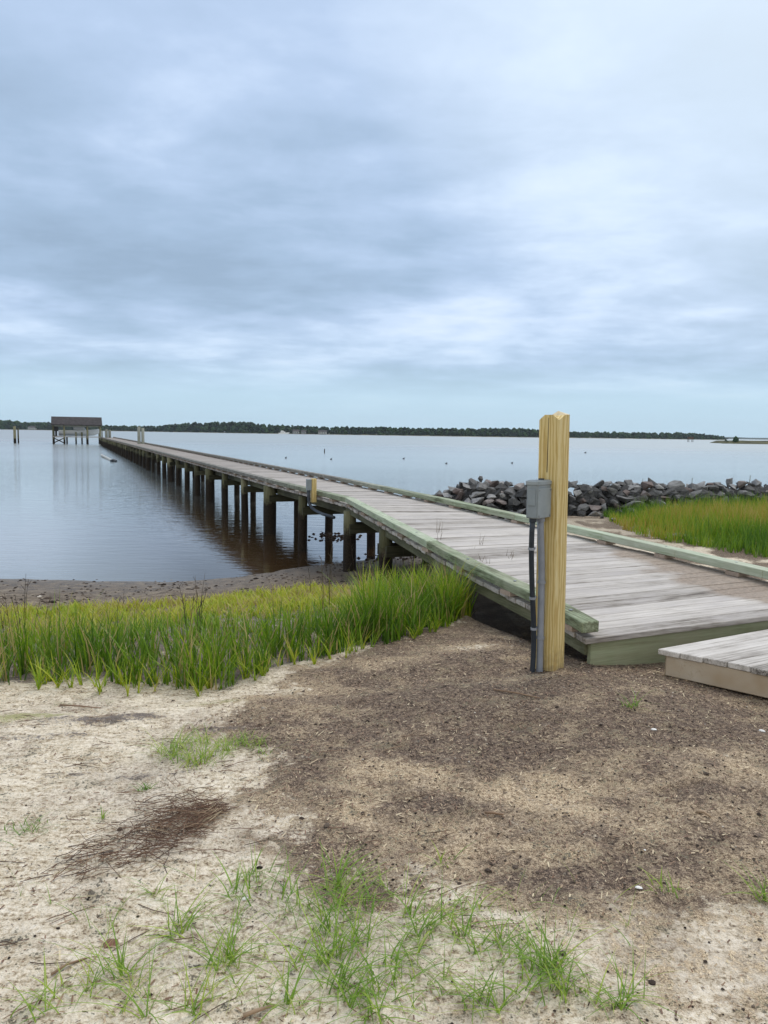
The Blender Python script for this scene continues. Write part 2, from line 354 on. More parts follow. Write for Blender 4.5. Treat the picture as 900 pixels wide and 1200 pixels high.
t.out(far,t.ramp(t.math('MULTIPLY',sx.outputs[1],.004),[(.05,.0),(.11,.02),(.22,.14),(.7,.34)]),b.outputs[0],.5,IOR=2.05)
w=m.build('water',t.m,smooth=True,kind='structure')
# ---------------------------------------------------------------- the pier
PIER=empty('wooden_pier',(0,0,0),R(22.25))
tag(PIER,'long narrow weathered timber pier on piles, running from the sand out to the boathouse','pier')
cth,sth=math.cos(R(22.25)),math.sin(R(22.25))
def PW(l,s): return (l*cth-s*sth, l*sth+s*cth)
S_END=112.5; S0=4.08
def Lk(s): return interp(s,[4.06,4.85,5.9,7.05,11.04],[3.09,3.18,3.235,3.36,3.87])
def Lz(s): return EYE-interp(s,[4.06,4.85,5.9,7.05,11.04,16,40],[1.215,1.17,1.13,1.09,.98,1.0,.99])
def Rk(s): return 5.68
def Rz(s): return EYE-interp(s,[4.0,4.9,6.4,8,11.09,16,40],[1.17,1.13,1.1,1.08,1.035,1.0,.99])
KH,BH,DT=.076,.04,.038
m=MB(); s=S0; i=0
while s<S_END:
    w_=.138+U(-.003,.003); e=s+w_
    for a_,b_ in ((s,e),):
        l0,l1=Lk(a_)+.025+U(-.012,.012),Lk(b_)+.025+U(-.003,.003); l1=l0+(Lk(b_)-Lk(a_)); r0=Rk(s)-.02+U(-.012,.012)
        dz=KH+BH; j=U(-.003,.003)
        zl0,zl1=Lz(a_)-dz+j,Lz(b_)-dz+j; zr0,zr1=Rz(a_)-dz+j,Rz(b_)-dz+j
        m.hexa([(l0,a_,zl0-DT),(r0,a_,zr0-DT),(r0,b_,zr1-DT),(l1,b_,zl1-DT),(l0,a_,zl0),(r0,a_,zr0),(r0,b_,zr1),(l1,b_,zl1)])
    s=e+U(.006,.012) if s<30 else e+.006
m.build('deck_planks',M_deck,PIER,bevel=.004)
def zoff(fn,s,d): return fn(s)-d
# kerb rails in lengths
def rail(fn,fz,w_,h_,off,dz,breaks,name,mat,bev=.012,side=1):
    m=MB()
    for a,b in zip(breaks[:-1],breaks[1:]):
        r=random.random(); j=U(-.004,.004); P=[a+.004]+[q for q in (4.85,5.9,7.05,8.5,9.8,11.04,16) if a<q<b]+[b-.004]
        for p,q in zip(P[:-1],P[1:]):
            lo=lambda s_:(fn(s_)+off)
            p0,p1=lo(p),lo(q); zp,zq=fz(p)-dz+j,fz(q)-dz+j
            x0,x1=(0,w_) if side>0 else (-w_,0)
            m.hexa([(p0+x0,p,zp-h_),(p0+x1,p,zp-h_),(p1+x1,q,zq-h_),(p1+x0,q,zq-h_),(p0+x0,p,zp),(p0+x1,p,zp),(p1+x1,q,zq),(p1+x0,q,zq)],r)
    return m
lb=[4.08,7.05,11.04]; 
while lb[-1]<S_END-4.9: lb.append(lb[-1]+4.9)
lb.append(S_END)
rail(Lk,Lz,.135,KH,0,0,lb,'',None).build('kerb_rail',M_kerb,PIER,bevel=.006)
rb=[4.06,8.9,13.8]
while rb[-1]<S_END-4.9: rb.append(rb[-1]+4.9)
rb.append(S_END)
rail(Rk,Rz,.135,KH,0,0,rb,'',None,side=-1).build('kerb_rail',M_kerb,PIER,bevel=.006)
for side,fn,fz in ((1,Lk,Lz),(-1,Rk,Rz)):
    for s in (4.35,5.2,6.1,7.6,8.6,10.2,12.3,14.1):
        l=fn(s)+side*.068; m=MB(); m.tube([(l,s,fz(s)-.01),(l,s,fz(s)+.004)],.013,8); m.build('bolt_head',M_metal,PIER)
blks=MB(); nblk=0
for side,fn,fz,s0 in ((1,Lk,Lz,4.3),(-1,Rk,Rz,4.25)):
    s=s0; k=0
    while s<S_END:
        l=fn(s)+side*.068
        if k<34:
            mm=MB(); mm.box((l,s,fz(s)-KH-BH/2-.001),(.142,.15,BH-.003)); mm.build('kerb_block',M_block,PIER)
        else: blks.box((l,s,fz(s)-KH-BH/2-.001),(.142,.16,BH-.003))
        s+=.93 if s<12 else .86; k+=1
blks.build('kerb_block',M_block,PIER,kind='stuff')
# stringers
dd=KH+BH+DT+.003
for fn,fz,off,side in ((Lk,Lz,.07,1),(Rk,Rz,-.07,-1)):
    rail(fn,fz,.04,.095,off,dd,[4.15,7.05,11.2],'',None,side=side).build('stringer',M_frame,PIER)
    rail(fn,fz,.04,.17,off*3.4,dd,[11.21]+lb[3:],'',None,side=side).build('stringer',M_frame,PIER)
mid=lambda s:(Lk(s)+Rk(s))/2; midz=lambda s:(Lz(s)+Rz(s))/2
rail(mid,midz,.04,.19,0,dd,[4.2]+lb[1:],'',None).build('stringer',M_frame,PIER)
# fascia at the shore end
m=MB(); l0,l1=Lk(S0)+.10,Rk(S0)-.03; zl,zr=Lz(S0)-KH-BH-DT-.004,Rz(S0)-KH-BH-DT-.004
m.hexa([(l0,4.115,.55),(l1,4.115,.55),(l1,4.155,.55),(l0,4.155,.55),(l0,4.115,zl),(l1,4.115,zr),(l1,4.155,zr),(l0,4.155,zl)])
m.build('fascia_board',M_fascia,PIER,bevel=.004)
# bents: piles and paired cross beams
bents=[6.75,9.0]+[11.09+2.5*k+(.08*k if k<4 else .3)+U(-.05,.05)*(k>0) for k in range(41)]
for k,s in enumerate(bents):
    if s>S_END: break
    zt=min(Lz(s),Rz(s))-dd
    for side in (0,1):
        l=(Lk(s)+.10) if side==0 else (Rk(s)-.36)
        gx,gy=PW(l,s); zb=min(gz(gx,gy),.7)-.45
        r=U(.082,.104) if k!=2 else .10
        if side==0 and k in(4,7,11,15): r=.14
        m=MB(); tx,ty=U(-.03,.03),U(-.03,.03); n_=12
        H=[zb+ (zt+.0-zb)*q/7 for q in range(8)]
        m.tube([(l+tx*(zt-h_)*.5,s+ty*(zt-h_)*.5,h_) for h_ in H],[r*(1+.02*U(-1,1)+.03*(1-q/7)) for q in range(8)],n_)
        o_=m.build('pile',M_pile,PIER,smooth=True)
    m=MB()
    zc=zt-.19-.074
    for q in (-.135,.135):
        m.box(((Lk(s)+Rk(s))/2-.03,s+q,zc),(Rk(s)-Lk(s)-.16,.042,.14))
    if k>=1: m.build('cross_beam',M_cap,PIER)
# ---------------------------------------------------------------- tall new post with junction box
post_xy=gp(643.5,783,.70); Yp=post_xy[1]
xt,zt_=hz(650,486,Yp)
zg=gz(*post_xy)
lean=math.atan2(xt-post_xy[0],zt_-.7)
POST=empty('timber_post',(post_xy[0],post_xy[1],0),R(49.2))
tag(POST,'tall new yellow timber post with a notched top standing beside the pier end','post')
# built in local frame; +x local faces 49.2 deg, -x local (229 deg) is the box side, -y local (319 deg) faces right
wv=.0685; top=zt_-.02
lx=lambda z:(xt-post_xy[0])*(z-.7)/(zt_-.7)
cl,sl_=math.cos(-R(49.2)),math.sin(-R(49.2))
def PL(x,y,z): # add the lean, expressed in the local frame
    dx=lx(z); return (x+dx*cl, y+dx*sl_, z)
m=MB()
# body with chamfered top corners (roof-like notch)
rings=[]
zz_=[.35,.9,1.4,1.9,top-.014]
for z in zz_: rings.append([PL(-wv,-wv,z),PL(wv,-wv,z),PL(wv,wv,z),PL(-wv,wv,z)])
vs=[v for r_ in rings for v in r_]; fs=[(3,2,1,0)]
for i in range(len(zz_)-1):
    for k in range(4): fs.append((i*4+k,i*4+(k+1)%4,(i+1)*4+(k+1)%4,(i+1)*4+k))
b0=len(vs)-4
tv=[PL(-wv,-wv*.35,top+.018),PL(-wv,wv*.45,top+.018),PL(wv,-wv,top+.022),PL(wv,wv*.3,top+.03),PL(-wv*.15,-wv*.45,top+.014),PL(-wv*.1,wv*.4,top+.012),PL(wv*.2,-wv,top+.02),PL(wv*.5,-.1*wv,top+.045)]
# faces of the head: outer chamfers
n0=len(vs); vs+=tv
# indices: b0..b0+3 = (-,-),(+,-),(+,+),(-,+)
fs+=[(b0+3,b0,n0,n0+1),(b0,n0+4,n0),(b0,b0+1,n0+2,n0+6),(b0,n0+6,n0+4),(b0+1,b0+2,n0+3,n0+2),(b0+2,b0+3,n0+1,n0+5),(b0+2,n0+5,n0+3)]
m.add(vs,fs,.5); body=m.build('post_shaft',M_post,POST)
m=MB(); eps=.0
m.add([tv[0],tv[1],tv[5],tv[4],tv[6],tv[2],tv[3],tv[7]],[(0,4-1,2,1)[::-1],(3,4,7,2)[::-1],(4,5,7)[::-1][::-1],(5,6,7),(2,7,6)],.5)
m.build('cut_top',M_cut,POST)
m=MB(); m.box(PL(-wv-.0005,.005,top-.17),(.003,.0035,.34)); m.build('drying_crack',flat('crack_shadow_wood',(.06,.04,.015),.9),POST)
# junction box
zb0=hz(632,606,Yp-.08)[1]; zb1=hz(632,562,Yp-.08)[1]
bc=lambda z:PL(-wv-.088,.014,z)
m=MB(); m.box(bc((zb0+zb1)/2),(.162,.078,zb1-zb0)); JB=m.build('junction_box',M_box,POST,bevel=.006)
m=MB(); c_=Vector(bc(zb0+(zb1-zb0)*.40))
m.box((c_.x,c_.y-.0415,c_.z),(.158,.006,(zb1-zb0)*.78)); m.build('box_cover',M_lid,JB,bevel=.002)
for sx_,sz_ in ((-.066,.06),(.066,.06),(-.066,.74),(.066,.74)):
    m=MB(); c_=Vector(bc(zb0+(zb1-zb0)*sz_)); m.tube([(c_.x+sx_,c_.y-.043,c_.z),(c_.x+sx_,c_.y-.0475,c_.z)],.0055,8); m.build('screw',M_metal,JB)
m=MB(); c_=Vector(bc(zb0+(zb1-zb0)*.55)); m.box((c_.x-.083,c_.y,c_.z),(.005,.05,.10)); m.build('mounting_plate',M_box,JB,bevel=.001)
m=MB(); c_=Vector(bc(zb1)); m.box((c_.x,c_.y,c_.z-.018),(.170,.090,.030)); m.build('box_cap',M_lid,JB,bevel=.006)
m=MB()
m.tube([Vector(bc(zb1))+Vector((.03,0,-.004)),Vector(bc(zb1))+Vector((.03,0,.008))],.018,10); m.build('knockout_plug',M_cblack,JB)
def conduit(off0,off1,r,mat,z1,nm,strz,bulge=0):
    P=[]
    for q in range(13):
        f=q/12; z=lerp(f,zb0+.01,z1); a=lerp(ss(0,.35,f),off0[0],off1[0])+bulge*math.sin(f*math.pi*2.)*.5; b=lerp(ss(0,.35,f),off0[1],off1[1]); P.append(PL(a,b,z))
    m=MB(); m.tube(P,r,14); o_=m.build(nm,mat,POST,smooth=True)
    m=MB(); m.tube([P[0],Vector(P[0])-Vector((0,0,.035))],r*1.35,14); m.build('conduit_collar',mat,o_)
    for z in strz:
        f=(zb0+.01-z)/(zb0+.01-z1); i_=min(11,int(f*12)); p=Vector(P[i_]).lerp(Vector(P[i_+1]),f*12-i_)
        m=MB(); m.tube([p+Vector((0,0,-.008)),p+Vector((0,0,.008))],r*1.22,14); m.box(p+Vector((.02,0,0)),(.05,.006,.014)); m.build('strap',M_cgrey,o_)
conduit((-wv-.055,.016),(-wv-.032,.012),.0215,M_cgrey,.55,'grey_conduit',[1.28,.92])
conduit((-wv-.138,.022),(-wv-.088,.04),.0165,M_cblack,.60,'black_conduit',[1.5,1.18,.98],bulge=-.045)
# ---------------------------------------------------------------- stub post with box on the pier edge
sp=empty('stub_post',(*PW(3.80,12.45),0),R(22.25)); tag(sp,'short yellow timber stub with a small grey box on the left pier edge','post')
ztop=hz(376,560.5,sp.location.y)[1]
m=MB(); m.box((0,0,ztop-.21),(.085,.085,.40)); m.build('stub_shaft',M_post,sp,bevel=.006)
m=MB(); m.box((0,0,ztop-.006),(.07,.07,.008)); m.build('cut_top',M_cut,sp)
m=MB(); m.box((-.085,-.005,ztop-.11),(.08,.07,.19)); m.build('junction_box',M_box,sp,bevel=.005)
P=[(-.09,-.01,ztop-.2),(-.09,-.01,ztop-.33),(-.085,-.03,ztop-.42),(-.06,-.10,ztop-.49),(-.03,-.25,ztop-.53),(-.02,-.6,ztop-.55),(-.0,-1.1,ztop-.55)]
m=MB(); m.tube(P,.026,10); m.build('conduit',M_cblack,sp,smooth=True)
# ---------------------------------------------------------------- low timber platform at right
A=Vector((*gp(772,760,.83),0)); B=Vector((*gp(900,786,.83),0)); C_=Vector((*gp(900,737,.83),0))
ey=(B-A).normalized(); ex=(C_-A).normalized()
PF=empty('boardwalk_section',(A.x,A.y,0),math.atan2(ex.y,ex.x)); tag(PF,'low pale weathered board platform lying on the soil at the foot of the pier','boardwalk')
c2,s2=math.cos(-PF.rotation_euler.z),math.sin(-PF.rotation_euler.z)
e2=Vector((ey.x*c2-ey.y*s2, ey.x*s2+ey.y*c2,0))   # direction of the plank-end edge in local frame
m=MB(); k=0; q=0.
while q<2.2:
    w_=.135; a0=e2*q; a1=e2*(q+w_); j=U(-.012,.01); z=.83+U(-.002,.002)
    Lg=2.6
    m.hexa([(a0.x+j,a0.y,z-.036),(a0.x+j+0,a0.y,z-.036),(a0.x+Lg,a0.y,z-.036),(a0.x+Lg,a0.y,z-.036),]*0+[(a1.x+j,a1.y,z-.036),(a1.x+Lg,a1.y,z-.036),(a0.x+Lg,a0.y,z-.036),(a0.x+j,a0.y,z-.036),(a1.x+j,a1.y,z),(a1.x+Lg,a1.y,z),(a0.x+Lg,a0.y,z),(a0.x+j,a0.y,z)])
    q+=w_+.007/max(.3,abs(e2.y))
M_plat=mat_wood('pale_weathered_planks',[(.29,(.09,.078,.068)),(.40,(.32,.295,.27)),(.51,(.50,.47,.44)),(.7,(.68,.65,.62))],'x',30,.35,rough=.85)
m.build('deck_planks',M_plat,PF,bevel=.004)
M_side=mat_wood('pale_side_timber',[(.28,(.14,.09,.05)),(.42,(.34,.28,.20)),(.6,(.50,.44,.36))],'x',24,.3,tintvar=(.30,.20,.10),bump=.5)
m=MB(); nrm=Vector((-e2.y,e2.x,0)); 
if nrm.x<0: nrm=-nrm
a=e2*.045+nrm*.035; b=e2*2.2+nrm*.035
m.bar((a.x,a.y,.725),(b.x,b.y,.725),.04,.135); m.build('side_board',M_side,PF,bevel=.004)
m=MB(); m.bar((.05,-.035,.715),(2.6,-.035,.715),.04,.155); m.build('end_board',M_side,PF)
# ---------------------------------------------------------------- blades / grass
def mat_blade(name,stops,trans=.35,tip=None):
    t=NT(name); r_=t.attr('rnd').outputs['Fac']; o=t.obj()
    c=t.ramp(t.math('ADD',r_,t.math('MULTIPLY',t.math('SUBTRACT',t.noise(o,1.3,3),.5),.7)),stops)
    b=t.N('ShaderNodeBsdfPrincipled'); t.set(b.inputs['Base Color'],c); b.inputs['Roughness'].default_value=.5; b.inputs['Specular IOR Level'].default_value=.35
    tr=t.N('ShaderNodeBsdfTranslucent'); t.set(tr.inputs[0],c)
    mx=t.N('ShaderNodeMixShader',i_0=trans); t.l.new(b.outputs[0],mx.inputs[1]); t.l.new(tr.outputs[0],mx.inputs[2])
    o=t.N('ShaderNodeOutputMaterial'); t.l.new(mx.outputs[0],o.inputs[0]); return t.m
GREEN=[(.0,(.055,.13,.01)),(.35,(.135,.26,.013)),(.62,(.26,.38,.02)),(.86,(.47,.49,.035)),(1.,(.42,.33,.14))]
M_gr=mat_blade('marsh_grass_green',GREEN)
M_gr2=mat_blade('marsh_grass_russet',[(.0,(.07,.16,.015)),(.3,(.17,.31,.02)),(.5,(.30,.36,.03)),(.7,(.40,.28,.05)),(1.,(.60,.45,.2))])
M_sp=mat_blade('sand_sprouts_green',[(.0,(.07,.16,.02)),(.5,(.18,.32,.035)),(.85,(.38,.47,.07)),(1.,(.5,.42,.22))])
M_dead=mat_blade('dead_stalk',[(0,(.04,.03,.022)),(.6,(.12,.09,.06)),(1,(.3,.24,.15))],.1)
M_straw=mat_blade('dry_straw',[(0,(.05,.028,.018)),(.4,(.17,.09,.055)),(.75,(.36,.25,.16)),(1,(.62,.52,.35))],.1)
def blade(m,x,y,z,h,w,ang,lean_,curl,r,seg=4):
    dx,dy=math.cos(ang),math.sin(ang); a2=ang+math.pi/2+U(-.6,.6); wx_,wy_=math.cos(a2)*w/2,math.sin(a2)*w/2
    vs=[];fs=[]
    for i in range(seg+1):
        f=i/seg; off=h*(lean_*f+curl*f*f); zz=z+h*f*(1-.35*min(1.5,curl+lean_)*f)
        ww=(1-f**1.6)*1.0+.02
        if i==seg: vs.append((x+dx*off,y+dy*off,zz))
        else: vs+=[(x+dx*off-wx_*ww,y+dy*off-wy_*ww,zz),(x+dx*off+wx_*ww,y+dy*off+wy_*ww,zz)]
    for i in range(seg-1): fs.append((2*i,2*i+1,2*i+3,2*i+2))
    fs.append((2*seg-2,2*seg-1,2*seg)); m.add(vs,fs,r)
# left marsh strip
FRONT=[gp(*p,.62) for p in ((-260,815),(-120,808),(0,802),(100,800),(200,806),(260,812),(320,790),(400,770),(480,752),(552,722))]
BACK=[gp(*p,.25) for p in ((-300,715),(-120,712),(0,712),(100,704),(200,698),(300,694),(400,700),(470,706),(540,702),(575,712))]
fx=[p[0] for p in FRONT]; fy=[p[1] for p in FRONT]; bx=[p[0] for p in BACK]; by=[p[1] for p in BACK]
m=MB(); m2=MB(); cnt=0
dx_=PW(3.5,8)  # deck side guard
for _ in range(9400):
    x=U(-6.5,1.1); y0=interp(x,fx,fy)+.12*fbm(x*3,0,1.); y1=interp(x,bx,by) if x<1 else 6
    y1=max(y1,y0+.3)
    if x>-.6: y1=min(y1, lerp((x+.6)/1.6,8.6,6.9))
    f=random.random()**1.25; y=lerp(f,y0,y1)
    if abs(x)/y>.62: continue
    dens=fbm(x*1.6,y*1.6,11.)
    s_=(-x*sth+y*cth); l_=x*cth+y*sth
    if l_>Lk(s_)-.02: continue
    nb_=random.choice((2,3,3,4,5)); edge=ss(0,.25,y-y0)
    tall=lerp(ss(0.05,.42,f),.42,.10) if x<-.2 else lerp(ss(.3,1.,f),.46,.28)
    tall*=(1+.35*dens)*(.55+.45*edge)
    if (dens<-.08 or (x<-.6 and fbm(x*3.3,y*3.3,61.)<-.1)) and random.random()<.55: continue
    if f>.72 and random.random()<.35: continue
    z=gz(x,y)
    base=clamp(.38+.8*(f-.22)*(1 if x<0 else .3)+.25*dens)
    for q in range(nb_):
        an=U(0,6.283); h_=tall*U(.35,1.2); r=clamp(base+U(-.28,.25)) if random.random()>.13 else U(1.1,1.4)
        blade(m,x+U(-.02,.02),y+U(-.02,.02),z-.01,h_,U(.0055,.012)*(1+.04*y),an,U(.0,.34),U(.0,.5),r)
for _ in range(5200):   # low yellow-green growth on the mud side
    x=U(-6.2,.9); y0=interp(x,fx,fy); y1=interp(x,bx,by)
    if x>-.6: y1=min(y1,lerp((x+.6)/1.6,8.9,7.2))
    y=lerp(U(.42,1.03),y0,y1)
    if abs(x)/y>.62 or (-x*sth+y*cth<14 and x*cth+y*sth>Lk(-x*sth+y*cth)-.02) or fbm(x*2.2,y*2.2,71.)<-.22: continue
    z=gz(x,y)
    for q in range(3): blade(m,x+U(-.03,.03),y+U(-.03,.03),z-.005,U(.05,.16),U(.010,.018),U(0,6.283),U(.1,.6),U(.1,.5),U(.72,1.02),3)
tag(m.build('marsh_grass',M_gr,kind='stuff'),'bright green marsh grass growing in a band left of the pier','grass')
# young plants at the front foot of the strip
m=MB()
for _ in range(64):
    x=U(-2.7,.6); y=interp(x,fx,fy)+U(-.16,.1); z=gz(x,y); n_=random.choice((4,5,7,9))
    for q in range(n_): blade(m,x+U(-.01,.01),y+U(-.01,.01),z,U(.1,.26),U(.006,.010),U(0,6.283),U(.15,.6),U(.0,.5),U(.45,.9),5)
tag(m.build('edge_grass',M_gr,kind='stuff'),'fresh green shoots at the sandy foot of the marsh band','grass')
# dead stalks
m=MB()
def stalk(px,pyb,pyt,zb,n_=1,spread=.02,th=.004):
    X,Y=gp(px,pyb,zb); 
    for q in range(n_):
        x=X+U(-spread,spread); y=Y+U(-spread,spread); h_=hz(px,pyt,Y)[1]-zb; h_*=U(.7,1.05)
        z0=gz(x,y); tx,ty=U(-.06,.06),U(-.06,.06)
        P=[(x+tx*f*f+U(-.004,.004),y+ty*f*f,z0+h_*f) for f in (0,.25,.5,.75,1)]
        m.tube(P,[th*.6,th*.55,th*.5,th*.4,th*.25],5,r=U(0,.7))
        for b in range(3):
            f=U(.45,.95); a=U(0,6.28); p=Vector((x+tx*f*f,y+ty*f*f,z0+h_*f)); m.tube([p,p+Vector((math.cos(a)*.03,math.sin(a)*.03,.045))],[th*.5,th*.3],4,r=U(0,.4))
for a in ((232,770,690,.5,5,.03),(222,765,705,.5,3,.04),(28,760,675,.5,4,.04),(6,765,690,.5,3,.03),(50,740,690,.4,2,.05),(382,730,650,.45,4,.04),(455,705,655,.35,5,.1,.005),(480,690,640,.3,4,.1,.005),(512,700,600,.35,2,.03),(500,690,640,.35,3,.08),(140,722,690,.3,2,.1),(380,715,660,.3,4,.15),(430,690,640,.3,6,.25),(548,735,700,.5,6,.1),(470,672,640,.2,8,.3),(410,690,665,.25,5,.3)): stalk(*a)
tag(m.build('dead_stalks',M_dead,kind='stuff'),'thin dark dead stalks standing up through the marsh grass left of the pier','dead stalks')
# right marsh
m=MB()
RF=[(4.35,18.2),(4.2,16.4),(4.15,14.6),(4.35,13.4),(4.7,12.5),(5.15,11.4),(5.5,10.75),(6.4,9.6)]
def rfx(y): return interp(y,[9.6,10.75,11.4,12.5,13.4,14.6,16.4,18.2],[6.4,5.5,5.2,4.85,4.65,4.6,4.9,5.2])
for _ in range(13500):
    y=U(8.5,18.6); x=rfx(y)+(random.random()**1.2)*7.5+.15*fbm(y*2,3.)
    if x/y>.66 : continue
    if y>shore(x)-1.6-.4*fbm(x,0,5.) : continue
    d=x-rfx(y); dens=fbm(x*.8,y*.8,21.)
    z=gz(x,y); tall=lerp(ss(0,1.,d),.24,.5)*(1+.3*dens)*(1+.35*ss(5.5,9,x))
    if d<.5 and random.random()<.35: continue
    russ=ss(12.3,14.2,y+.7*dens)*ss(17.8,16.4,y)*.42
    for q in range(random.choice((2,3,4))):
        blade(m,x+U(-.04,.04),y+U(-.04,.04),z-.01,tall*U(.6,1.1),U(.009,.016),U(0,6.283),U(0,.3),U(0,.35),clamp(U(-.12,.36)+russ+.3*dens),3)
for _ in range(70):   # pale seed stalks
    y=U(12.5,16.5); x=rfx(y)+U(.8,4.5); 
    blade(m,x,y,gz(x,y),U(.5,.66),.010,U(0,6.28),U(.1,.4),U(0,.3),1.,3)
tag(m.build('marsh_grass',M_gr2,kind='stuff'),'green and russet marsh grass right of the pier in front of the rocks','grass')
# grass sprouts on the near sand
m=MB()
def tuft(px,py,n_,h_,sp=.02,r0=.3,r1=.8,w=.0052):
    n_=int(n_*1.7); h_*=1.3; w*=.9
    X,Y=gp(px,py,.66)
    for q in range(n_):
        x=X+random.gauss(0,sp); y=Y+random.gauss(0,sp); blade(m,x,y,gz(x,y),h_*U(.45,1.15),w*U(.6,1.25),U(0,6.283),U(.2,1.3),U(.1,1.0),U(r0,r1),7)
for a in ((395,1040,16,.11,.02),(400,1065,20,.12,.03),(385,1090,16,.12,.03),(360,1060,8,.1,.03),(420,1110,10,.10,.03),(330,1050,8,.09,.025),(300,1030,10,.09,.02),(275,1045,10,.08,.03),(290,1055,6,.08,.03),(210,1095,12,.10,.012),(205,1085,6,.12,.01),(270,1125,14,.12,.014),(260,1135,8,.12,.02),(150,1140,12,.12,.02),(110,1150,12,.08,.035),(70,1160,10,.06,.03),(60,1180,8,.08,.03),(160,1160,8,.08,.03),(385,1130,18,.14,.02),(400,1160,14,.12,.02),(420,1175,16,.13,.03),(350,1130,6,.12,.02),(335,1180,7,.11,.01),(440,1190,14,.1,.03),(470,1130,10,.08,.02),(490,1100,10,.10,.02),(510,1085,14,.11,.025),(540,1095,12,.1,.02),(480,1075,10,.09,.02),(560,1120,8,.09,.02),(585,1110,10,.09,.015),(610,1130,12,.08,.02),(640,1140,22,.10,.02),(650,1150,16,.12,.02),(660,1170,12,.1,.02),(690,1170,10,.08,.02),(725,1185,12,.09,.01),(735,1172,8,.09,.01),(620,1165,12,.1,.03),(580,1185,8,.1,.02),(180,1048,7,.08,.006),(230,1190,9,.13,.01),(170,1188,6,.12,.01),(550,1065,6,.07,.02),(895,1055,14,.09,.012),(520,1010,7,.05,.02),(740,840,14,.09,.02),(120,955,5,.04,.006),(780,1045,10,.05,.03),(400,1020,14,.07,.04),(430,1060,10,.08,.03),(560,1170,10,.08,.03),(455,1155,10,.09,.03)):
    tuft(*a)
for _ in range(170):   # sparse thin seedlings
    px=random.gauss(400,170); py=U(1030,1200)
    if px<20 or px>760: continue
    tuft(px,py,random.choice((1,2,3)),U(.04,.11),.004,.3,.9,.003)
tag(m.build('sand_grass',M_sp,kind='stuff'),'sparse bright green sprouts scattered over the near sand','grass')
m=MB()
for px,py,n_,h_ in ((205,885,26,.11),(225,893,26,.1),(245,885,24,.09),(215,870,18,.1),(260,875,26,.07),(285,868,24,.06),(300,872,22,.05),(235,868,18,.08),(195,880,12,.1),(310,880,10,.05)): tuft(px,py,n_,h_,.035,.35,.95,.0045)
o_=m.build('grass_clump',M_sp); tag(o_,'flat yellow green clump of grass lying on the sand left of the dark soil','grass clump')
m=MB()
tuft(30,970,34,.035,.045,.0,.5,.004)
tag(m.build('grass_clump',M_sp),'small dull green low patch on the sand at the left edge of the photo','grass clump')
m=MB()
tuft(171,921,12,.03,.014,.0,.5,.006)
tag(m.build('grass_clump',M_sp),'tiny green seedling on bare sand above the pile of brown reeds','grass clump')
# reeds washed in a heap
m=MB()
for _ in range(700):
    f=random.random()**.7; px=lerp(f,72,260)+U(-8,8); py=lerp(f,1018,945)+random.gauss(0,6+16*math.sin(f*3.1)); 
    if f<.5 and random.random()<.55: continue
    X,Y=gp(px,py,.67); L_=U(.04,.17); a=random.gauss(R(22),.8); z=gz(X,Y)+U(.0,.045)*math.sin(f*3.0)**1
    z1=gz(X+L_*math.cos(a),Y+L_*math.sin(a))+U(.002,.03); dx,dy=math.cos(a)*L_/2,math.sin(a)*L_/2; w_=U(.0015,.0036)
    k_=Vector((U(-.03,.03),U(-.03,.03),U(-.004,.014)))
    m.tube([(X-dx,Y-dy,z+.003),Vector((X,Y,(z+z1)/2+.004))+k_,(X+dx,Y+dy,z1+.002)],[w_*.5,w_*.45,w_*.25],4,r=clamp(random.gauss(.32,.2)))
for _ in range(12):
    X,Y=gp(245+U(-8,8),958+U(-8,8),.67); a=R(50)+random.gauss(0,.12); L_=U(.06,.13); z=gz(X,Y)+.012
    dx,dy=math.cos(a)*L_/2,math.sin(a)*L_/2; m.tube([(X-dx,Y-dy,z),(X+dx,Y+dy,z+U(.01,.03))],[.002,.001],4,r=U(.7,1.))
tag(m.build('reed_heap',M_straw),'tangled heap of reddish brown dead reeds washed onto the pale sand','dead reeds')
# litter of straw chips over the soil
m=MB()
def inview(x,y): return y>1.75 and abs(x)/y<.56
for _ in range(30000):
    x=U(-2.9,3.6); y=1.8+(random.random()**1.5)*4.0
    if not inview(x,y): continue
    pe=poly_sd(x,y,PEAT_AND_SHADE)
    if pe<-.08 and random.random()>.10: continue
    if PW(0,0) and (-x*sth+y*cth)>4.1 and (x*cth+y*sth)>3.2: continue
    nr_=ss(2.9,2.2,y)*ss(.2,.6,x)
    if random.random()<.55*nr_: continue
    L_=U(.006,.026)*(1 if random.random()<.97 else 2.2)*(1-.4*nr_); a=U(0,3.1416); w_=U(.0012,.0028); z=gz(x,y)+U(.001,.008)
    dx,dy=math.cos(a)*L_/2,math.sin(a)*L_/2; ex_,ey_=-math.sin(a)*w_,math.cos(a)*w_; t_=U(-.004,.004)
    m.add([(x-dx-ex_,y-dy-ey_,z-t_),(x+dx-ex_,y+dy-ey_,z+t_),(x+dx+ex_,y+dy+ey_,z+t_+.001),(x-dx+ex_,y-dy+ey_,z-t_+.001)],[(0,1,2,3)],clamp(random.gauss(.55,.3)+.2*nr_))
for _ in range(9000):
    x=U(-2.6,1.8); y=U(1.8,4.6)
    if not inview(x,y) or poly_sd(x,y,PEAT_AND_SHADE)>.05 or fbm(x*3,y*6,41.)<-.15: continue
    L_=U(.004,.022); a=random.gauss(R(15),.7); w_=U(.0006,.0014); z=gz(x,y)+U(.002,.007); dx,dy=math.cos(a)*L_/2,math.sin(a)*L_/2; ex_,ey_=-math.sin(a)*w_,math.cos(a)*w_
    m.add([(x-dx-ex_,y-dy-ey_,z),(x+dx-ex_,y+dy-ey_,z),(x+dx+ex_,y+dy+ey_,z+.001),(x-dx+ex_,y-dy+ey_,z+.001)],[(0,1,2,3)],clamp(random.gauss(.5,.25)))
